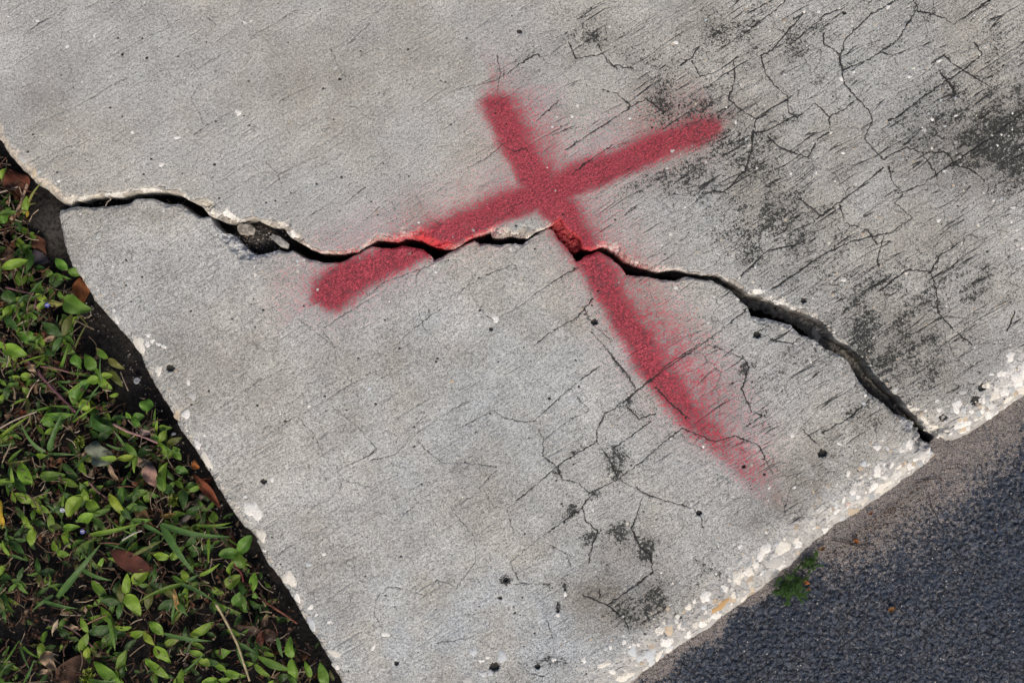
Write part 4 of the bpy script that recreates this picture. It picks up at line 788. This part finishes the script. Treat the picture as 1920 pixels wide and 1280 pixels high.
blades('grass_tuft', 'twin blades pointing down beside the pale straw stem', [(446,1206,466,1262,10,GB,-10,-16),(446,1206,480,1224,8,GB,-10,-10)])
blades('grass_tuft', 'short drooping blade right of the dark red weed', [(520,1195,530,1232,8,GB,-14,-14)])
blades('grass_tuft', 'short stiff blades sprouting at the lower left border', [(-5,905,24,903,8,G1,-16,-14),(24,904,21,876,7,G1,-16,-8)])
blades('grass_tuft', 'pair of short green blades at the left border under the leafy sprigs', [(18,1040,4,1012,9,G1,-16,-14),(18,1040,52,1052,6,GB,-16,-16)])
blades('grass_tuft', 'yellow green sprout by the sand at the slab tip', [(52,388,80,340,5,(.22,.22,.05),-20,-4),(30,402,52,388,7,(.40,.34,.18),-22,-18),(52,388,68,381,4,(.25,.25,.07),-20,-16),(30,404,54,420,3,(.45,.38,.28),-22,-20),(52,396,50,408,6,(.4,.26,.02),-22,-24)])
blades('grass_tuft', 'olive blade curving over the flat reddish leaf', [(250,1040,305,1012,7,OL,-12,-12)])

k = 0
while k < 60:
    y = rl.uniform(520, 1400); x = rl.uniform(-120, LEFTX(y)-40)
    a = rl.uniform(0, 6.28); L = []
    for q in range(rl.choice([2, 3, 3])):
        a2 = a + rl.uniform(-1.2, 1.2); l = rl.uniform(34, 78)
        if x+l*math.cos(a2) > LEFTX(y+l*math.sin(a2))-8: continue
        L.append((x, y, x+l*math.cos(a2), y+l*math.sin(a2), rl.uniform(4, 7.5), rl.choice([GB, GB, G2, OL, G1]), -26, rl.uniform(-20, -9)))
    if L: blades('grass_tuft', 'thin low grass tuft half hidden among the small weed leaves', L); k += 1

# dead leaves, each its own thing
def dead(label, p, q, wd, c, z0=-24, z1=-20, fold=.5, arch=.1, roll=0, curl=0, shape='oval', wav=.14, name='dead_leaf'):
    mb = MB(); base = at(p[0], p[1], z0*.001)
    leaf(mb, base, at(q[0], q[1], z1*.001), wd*S, c, fold, arch, roll, wav, shape, curl, rl)
    o = mb.build(name, M_DRY, None, base); o.location = base; tag(o, label, 'dead leaf', 'fallen dead leaves'); return o
RB = (0.095, 0.030, 0.020); BRN = (0.14, 0.075, 0.045); ORG = (0.30, 0.105, 0.03); TNN = (0.38, 0.27, 0.18); PNK = (0.33, 0.20, 0.16)
dead('flat reddish brown oval leaf lying in the weeds', (208,1032), (284,1068), 36, RB, -16, -14, .1, .04, .1, 0, 'oval', .03)
dead('long curled rust coloured leaf against the slab side', (362,888), (414,952), 17, (.20,.06,.03), -20, -22, 1.1, .03, .4)
dead('dark rust leaf crossing under the long curled one', (372,905), (398,898), 14, (.12,.03,.02), -26, -24, .8)
dead('small orange curled leaf tucked under the slab edge', (363,862), (373,878), 14, ORG, -16, -18, 1.4, .1)
dead('orange brown curled leaf right of the largest green leaf', (150,520), (152,570), 32, (.24,.085,.03), -24, -26, .9, .08, .5)
dead('pinkish dead leaf with pointed tip facing right', (275,872), (290,912), 30, PNK, -12, -12, .5, .1, .2, 0, 'ovate')
dead('crumpled tan leaf near the bottom left corner', (84,1220), (104,1256), 26, TNN, -14, -12, 1.1, .12, .3, 0, 'ovate', .25)
dead('small tan leaf tip beside the crumpled one', (74,1258), (98,1258), 11, TNN, -16, -16, .6)
dead('large curled brown leaf below the white slab tip', (14,318), (40,378), 46, (.11,.035,.02), -24, -28, .7, .06, .5)
dead('broad brownish purple leaf at the left border', (-8,480), (36,492), 50, (.13,.075,.05), -28, -28, .25, .05)
dead('dark grey leaf lying on wet soil', (48,480), (92,490), 30, (.035,.03,.04), -32, -30, .3)
dead('olive half dry leaf beside the broad purple one', (30,500), (56,482), 18, (.13,.11,.05), -28, -26, .4)
dead('thin dark brown leaf under the seed stalks', (62,440), (88,478), 24, (.09,.035,.02), -30, -30, .5)
dead('grey fuzzy leaf with frayed outline', (168,832), (210,868), 40, (.17,.19,.14), -20, -20, .2, .08, 0, 0, 'round', .15)
dead('dull grey leaf right of the fuzzy one', (254,860), (286,872), 20, (.12,.11,.09), -22, -22, .3)
dead('rust coloured pod like leaf lying among the stems', (20,770), (58,775), 13, (.16,.045,.02), -26, -26, .9)
dead('brown folded leaf with dark edge above the long grass', (252,942), (286,986), 20, (.15,.09,.04), -22, -24, .8)
dead('yellowish rolled leaf below the lime weed', (300,968), (330,962), 9, (.33,.22,.06), -20, -20, 1.2)
dead('tan leaf scrap left of the purple creeping stem', (56,682), (72,702), 13, TNN, -14, -16, .8, .1, 0, 0, 'ovate', .3)
dead('pale brown leaf scrap below the mid green leaves', (84,640), (104,630), 11, TNN, -18, -16, .8)
dead('long papery husk beside the green leaf pair', (204,870), (222,900), 10, (.35,.24,.16), -14, -18, 1.0)
dead('dark brown leaf beside the kerb below the rust leaf', (430,985), (450,1062), 20, (.09,.032,.02), -34, -34, .7)
dead('tan papery bract beside the long diagonal blade', (132,1170), (148,1178), 10, TNN, -14, -14, .7)
dead('beige pointed bract pointing down', (110,1160), (98,1186), 8, (.5,.4,.28), -14, -16, .7)
dead('curled pinkish scrap by the reddish stem', (262,808), (282,812), 12, (.36,.26,.22), -12, -12, 1.1)
dead('large brown leaf half buried at the bottom left', (100,1280), (190,1230), 44, (.085,.045,.03), -34, -30, .3)
dead('golden brown papery leaf above the tall stalk', (325,1102), (336,1146), 10, (.42,.25,.10), -14, -18, .9)
dead('yellow leaf at the left border', (0,938), (6,990), 14, (.45,.30,.03), -16, -18, .5)
dead('orange brown scrap on the dusty asphalt', (1599,1010), (1611,1018), 8, ORG, -20, -19, .5)
dead('brown leaf flake on dark asphalt', (1664,1146), (1679,1137), 9, (.26,.12,.04), -20, -19, .5)
dead('orange leaf scrap right of the feathery weed', (1499,1086), (1519,1094), 8, ORG, -20, -19, .5)
dead('small orange flake below the feathery weed scrap', (1512,1105), (1521,1103), 5, ORG, -20, -19, .5)
dead('brown bark flake above the feathery weed', (1533,1030), (1549,1025), 7, (.20,.10,.05), -20, -19, .5)
dead('tiny dark flake on asphalt right of the dusty band', (1862,990), (1868,994), 4, (.16,.07,.04), -20, -19, .5)
dead('small rust flake against the white kerb edge', (1628,966), (1637,958), 5, (.2,.07,.03), -20, -19, .5)

# stems and twigs lying about
def twig(label, pts, rad, c, z=-18, name='creeping_stem', cat='stem', grp='creeping stems and twigs'):
    mb = MB(); base = at(pts[0][0], pts[0][1], z*.001)
    tube(mb, [at(a, b, (z+rl.uniform(-2, 2))*.001) for a, b in pts], rad*S, c, 8, rad*S*.75)
    o = mb.build(name, M_STEM, None, base); o.location = base; tag(o, label, cat, grp); return o
PUR = (0.12, .055, .065)
twig('thick purple brown creeping stem running down from the tan scrap', [(48,672),(75,702),(98,728),(122,752),(142,772)], 3.4, PUR)
twig('thin brown stem crossing left to right above the purple one', [(76,686),(110,692),(142,702)], 2.2, (.17,.09,.07))
twig('purple stem above the blue flower', [(10,538),(40,546),(66,554),(64,580)], 2.4, PUR)
twig('pinkish grey stem ending in an orange bract', [(212,794),(238,808),(262,816),(296,830)], 2.6, (.30,.17,.16), -12)
twig('brown stem sloping down through the middle weeds', [(166,902),(182,920),(204,936),(222,952)], 2.2, (.16,.09,.08))
twig('reddish stalk below the three leaved plant', [(447,1038),(440,1056),(452,1074),(456,1090)], 2.0, (.15,.03,.03), -10)
twig('pale straw stem slanting down between the weeds', [(404,1130),(424,1165),(444,1205),(452,1228),(468,1276)], 2.6, STR, -8, 'straw_stem', 'straw')
twig('grey weathered stick beside the rust leaf', [(336,984),(356,962),(372,938),(380,926)], 7, (.13,.105,.09), -26, 'stick', 'stick')
twig('rusty twig on black soil beside the kerb', [(496,1126),(516,1140),(538,1154),(557,1168)], 2.6, (.17,.06,.035), -26, 'twig', 'twig')
twig('bleached straw at the left border', [(0,802),(30,786),(69,771)], 1.8, (.38,.31,.24), -10, 'straw_stem', 'straw')
twig('brown stalk slanting below the diagonal grass blade', [(148,1180),(172,1164),(200,1152)], 1.5, (.24,.13,.08), -14)
twig('long brown stalk across the lower left', [(80,1158),(110,1168),(140,1182),(176,1214)], 2.4, (.14,.08,.07), -22)
twig('tan peeling stalk curving beside the sand', [(20,412),(36,388),(44,366),(52,342)], 3.6, (.38,.27,.19), -22)
twig('grey stalk at the upper left border', [(-6,362),(16,356),(34,350)], 2.2, (.30,.24,.20), -18)
twig('pale curled tendril on black soil', [(150,590),(164,596),(170,590),(168,580),(160,582)], .8, (.3,.24,.19), -24)
twig('dark thin twig on the dusty asphalt', [(1560,1012),(1590,1018),(1618,1026),(1640,1016)], 1.2, (.06,.045,.04), -20, 'twig', 'twig', 'twigs on the asphalt')
twig('forked dark twig near the kerb on dusty asphalt', [(1716,905),(1742,898),(1766,896)], 1.0, (.06,.045,.04), -20, 'twig', 'twig', 'twigs on the asphalt')
twig('short dark twig pointing down on dusty asphalt', [(1742,928),(1746,944),(1750,962)], .9, (.06,.045,.04), -20, 'twig', 'twig', 'twigs on the asphalt')
twig('white dry tendril by the papery stalks', [(229,1012),(250,1000),(266,994)], 1.8, (.45,.40,.34), -12)
twig('pale hooked tendril lying in the upper part of the crack', [(198,386),(202,378),(208,374),(204,370)], .8, (.5,.42,.33), -3)

# snail shell, stones on the soil and in the crack
g = NG('broken_concrete'); _a = g.attr('tint'); _n = g.noise(900, 3, 0.7); _m = g.noise(160, 5, 0.65)
_c = g.mix(g.ramp(_m, 0.38, 0.6), g.mix(0.6, _a.outputs['Color'], (0.13, 0.11, 0.09)), g.mix(0.35, _a.outputs['Color'], (0.62, 0.58, 0.5)))
_c = g.mix(g.ramp(_n, 0.5, 0.7, 0, 0.5), _c, (0.12, 0.11, 0.1)); M_FRAG = g.fin(_c, 0.9, g.bump(_m, 1.0, 0.004, g.bump(_n, 0.8, 0.001)), 0.25)
def rock(name, label, cx, cy, rx, ry, rz, zc, c, rot=0, seed=1, cat='stone', pal=None):
    r = np.random.default_rng(seed); V = []; F = []; nu, nv = 26, 15; base = at(cx, cy, zc*.001)
    pl = r.normal(size=(11, 3)); pl[:6, 2] *= 0.15; pl /= np.linalg.norm(pl, axis=1)[:, None]; dp = r.uniform(.60, .86, 11)
    for j in range(nv):
        b = math.pi*j/(nv-1)
        for i in range(nu):
            a = 2*math.pi*i/nu; q = np.array([math.sin(b)*math.cos(a), math.sin(b)*math.sin(a), math.cos(b)])
            k = min(1.0, min([d_/max(q@n_, 1e-3) for n_, d_ in zip(pl, dp)])); k *= 1+0.03*math.sin(7*a+3*b)+r.uniform(-.02, .02)*math.sin(b)
            q = q*k; x, y, z = q[0]*rx, q[1]*ry, q[2]*rz
            V.append((x*math.cos(rot)-y*math.sin(rot), x*math.sin(rot)+y*math.cos(rot), z))
    V = np.array(V)*S
    F = [(j*nu+i, j*nu+(i+1) % nu, (j+1)*nu+(i+1) % nu, (j+1)*nu+i) for j in range(nv-1) for i in range(nu)]
    o = make_mesh(name, V, F, M_FRAG if 'fragment' in name else M_PEB, None, {'tint': np.tile((*c, 1), (len(V), 1))}, smooth='fragment' not in name); o.location = base
    tag(o, label, cat, 'loose fragments lying in the crack' if cat == 'concrete fragment' else None); return o
rock('concrete_fragment', 'brownish angular concrete fragment wedged in the crack, left of the grey one', 461, 431, 23, 13, 10, -12, (.34,.30,.25), -.35, 3, 'concrete fragment')
rock('concrete_fragment', 'grey elongated concrete fragment wedged in the crack, right of the brownish one', 524, 451, 25, 10, 9, -13, (.34,.34,.34), -.55, 5, 'concrete fragment')
rock('stone', 'small whitish stone on the soil beside the kerb', 325, 813, 5, 4, 4, -30, (.5,.52,.56), 0, 7)
rock('stone', 'tiny pale stone beside the rusty twig', 545, 1160, 3.5, 3, 3, -34, (.4,.4,.4), 0, 8)
o = empty('snail_shell', at(257, 714, -.036)); tag(o, 'small grey white flat snail shell on black soil', 'snail shell')
mb = MB(); pts = [(math.cos(t)*(1-.9*t/14)*5.6*S, math.sin(t)*(1-.9*t/14)*5.6*S, .0006+.0016*t/14) for t in np.linspace(0, 14, 26)]
tube(mb, pts, 2.6*S, (.30,.31,.34), 8, .5*S); mb.build('shell', M_STEM, o)

# feathery weeds at the kerb foot
M_FEA = mat_leaf('feathery_leaf', 0.6, False, 0.2, 0.3, 0.3)
for (cx, cy, R, n, lb) in ((1516,1052,25,34,'upper feathery green weed tuft growing between kerb and asphalt'), (1478,1098,34,52,'lower larger feathery green weed tuft growing between kerb and asphalt')):
    mb = MB(); base = at(cx, cy, -.02)
    for i in range(n):
        a = rl.uniform(0, 6.28); ox, oy = rl.gauss(0, R*.32), rl.gauss(0, R*.32); L = rl.uniform(.35, .75)*R; z0 = rl.uniform(-19, -10)
        ex, ey = cx+ox+L*math.cos(a), cy+oy+L*math.sin(a)
        if side_asp(ex, ey) < -9: continue
        c = np.array((0.035, .088, .014))*rl.uniform(.6, 1.5); sx, sy = cx+ox, cy+oy
        tube(mb, [at(sx, sy, -.021), at((sx+ex)/2, (sy+ey)/2, z0*.001+.003), at(ex, ey, z0*.001)], .0003, c, 4)
        for q in range(11):
            t = .18+.8*q/10; bx, by = sx+(ex-sx)*t, sy+(ey-sy)*t
            for sg in (-1, 1):
                a2 = a+sg*rl.uniform(.5, .9); l2 = R*.20*(1.15-t*.7)
                leaf(mb, at(bx, by, z0*.001), at(bx+l2*math.cos(a2), by+l2*math.sin(a2), (z0+rl.uniform(-2, 3))*.001), .0006, c*rl.uniform(.8, 1.5), 0, .02, 0, 0, 'oval', r=rl)
    o = mb.build('feathery_weed', M_FEA, None, base); o.location = base; tag(o, lb, 'weed', 'feathery weeds at the kerb foot')
# lime coloured curly rosettes
for (cx, cy, R, lb) in ((328,936,16,'lime green curly weed right of the brown folded leaf'), (165,1265,18,'lime green curly weed at the bottom left'), (150,828,15,'olive crinkled weed left of the fuzzy grey leaf')):
    mb = MB(); base = at(cx, cy, -.03)
    for i in range(22):
        a = rl.uniform(0, 6.28); d0 = rl.uniform(0, R*.6); L = rl.uniform(.35, .6)*R; x, y = cx+d0*math.cos(a), cy+d0*math.sin(a); a2 = a+rl.uniform(-1, 1)
        leaf(mb, at(x, y, -.022), at(x+L*math.cos(a2), y+L*math.sin(a2), -.014+rl.uniform(-.004, .004)), L*S*rl.uniform(.5, .8), np.array((.20, .26, .03))*rl.uniform(.5, 1.2), .8, .15, rl.uniform(-.6, .6), .2, 'oval', r=rl)
    o = mb.build('curly_weed', M_LEAF, None, base); o.location = base; tag(o, lb, 'weed', 'curly leaved weeds')

# litter and low cover nobody could count
def in_bed(y):
    lx = LEFTX(y); return lx
lit = MB(); gc = MB(); r2 = random.Random(9)
for i in range(5200):
    y = r2.uniform(290, 1440); lx = in_bed(y); x = r2.uniform(-200, lx-2); gap = lx-x
    if gap < 40 and r2.random() < .6: continue
    if 55 < x < 125 and 340 < y < 500: continue
    if gap < 90 and 570 < y < 790 and r2.random() < .92: continue
    a = r2.uniform(0, 6.28); z = r2.uniform(-42, -14)
    if r2.random() < .62:
        L = r2.uniform(10, 42); pts = [at(x, y, z*.001)]
        for q in range(2):
            a += r2.uniform(-.7, .7); x += L*.5*math.cos(a); y += L*.5*math.sin(a); pts.append(at(x, y, (z+r2.uniform(-4, 5))*.001))
        if x > LEFTX(y)-3: continue
        c = np.array(r2.choice([(.32,.24,.16), (.16,.10,.065), (.42,.34,.25), (.085,.045,.035), (.16,.075,.05)]))*r2.uniform(.5, 1.1)
        tube(lit, pts, r2.uniform(.6, 1.6)*S, c, 4)
    else:
        L = r2.uniform(8, 22); c = np.array(r2.choice([(.2,.13,.08), (.11,.06,.04), (.3,.22,.15), (.07,.035,.025), (.14,.06,.03)]))*r2.uniform(.5, 1.1)
        leaf(lit, at(x, y, z*.001), at(x+L*math.cos(a), y+L*math.sin(a), (z+r2.uniform(-4, 4))*.001), L*r2.uniform(.25, .55)*S, c, 1.0, .1, r2.uniform(-1, 1), .3, 'oval', r=r2)
o = lit.build('leaf_litter', M_DRY); tag(o, 'brown and straw coloured litter of dry stalks and leaf scraps on dark soil', 'litter', kind='stuff')
for i in range(1000):
    y = r2.uniform(290, 1440); lx = in_bed(y); x = r2.uniform(-200, lx-4); gap = lx-x
    if gap < (70 if y < 720 else 24) and r2.random() < .8: continue
    if gap < 100 and 540 < y < 800: continue
    if 50 < x < 130 and 330 < y < 510: continue
    a = r2.uniform(0, 6.28); L = r2.uniform(9, 26); z = r2.uniform(-38, -27); c = np.array(r2.choice([G2, G3, G3, OL, (.02,.05,.015)]))*r2.uniform(.4, 1.0)
    leaf(gc, at(x, y, z*.001), at(x+L*math.cos(a), y+L*math.sin(a), (z+r2.uniform(-5, 4))*.001), L*r2.uniform(.35, .6)*S, c, r2.uniform(.1, .6), .08, r2.uniform(-.7, .7), .05, r2.choice(['oval', 'ovate', 'round']), r=r2)
o = gc.build('ground_cover', M_LEAF); tag(o, 'dark green low leaves covering the soil under the taller weeds', 'ground cover', kind='stuff')
# grit swept onto the asphalt by the kerb
gt = MB()
for i in range(260):
    x = r2.gauss(1640, 70); y = 858 + (1774-x)*.748 + abs(r2.gauss(0, 26)) + 14; L = r2.uniform(1.5, 5); a = r2.uniform(0, 6.28)
    c = np.array(r2.choice([(.05,.025,.015), (.12,.05,.03), (.03,.02,.018), (.2,.14,.1)]))
    leaf(gt, at(x, y, -.0195), at(x+L*math.cos(a), y+L*math.sin(a), -.019), L*.6*S, c, .6, .2, 0, .2, 'oval', r=r2)
o = gt.build('debris_grit', M_DRY); tag(o, 'dark brown plant crumbs swept against the kerb on dusty asphalt', 'debris', kind='stuff')

# crumbs of concrete and grit in the open part of the crack and along the slab foot
cr = MB(); r3 = random.Random(21)
spots = [(r3.gauss(482, 26), r3.gauss(446, 12), -24) for _ in range(110)] + [(r3.uniform(130, 360), 376+r3.uniform(-5, 7), -36) for _ in range(60)] + [(LEFTX(y_)-abs(r3.gauss(0, 18))-4, y_, -42) for y_ in [r3.uniform(400, 1270) for _ in range(260)]]
for x, y, z in spots:
    q = r3.uniform(.6, 2.4)*S*(1.3 if r3.random() < .1 else 1); c_ = at(x, y, z*.001); ph = r3.uniform(0, 6.28); V = []
    for lat, rr_ in ((-.5, .8), (.35, 1.0)):
        for k in range(6):
            a = ph+k*1.047; j = r3.uniform(.7, 1.2); V.append(c_+np.array([math.cos(a)*rr_*j*q, math.sin(a)*rr_*j*q, lat*q]))
    V.append(c_+np.array([0, 0, q*.8]))
    F = [(k, (k+1) % 6, 6+(k+1) % 6, 6+k) for k in range(6)] + [(6+k, 6+(k+1) % 6, 12) for k in range(6)]
    cr.add(V, F, np.array(r3.choice([(.06,.055,.05), (.10,.09,.08), (.04,.03,.03), (.3,.28,.25), (.12,.07,.04)]))*r3.uniform(.6, 1.2))
o = cr.build('crumbs', M_PEB); tag(o, 'small crumbs of soil and concrete in the crack and along the slab foot', 'rubble', kind='stuff')
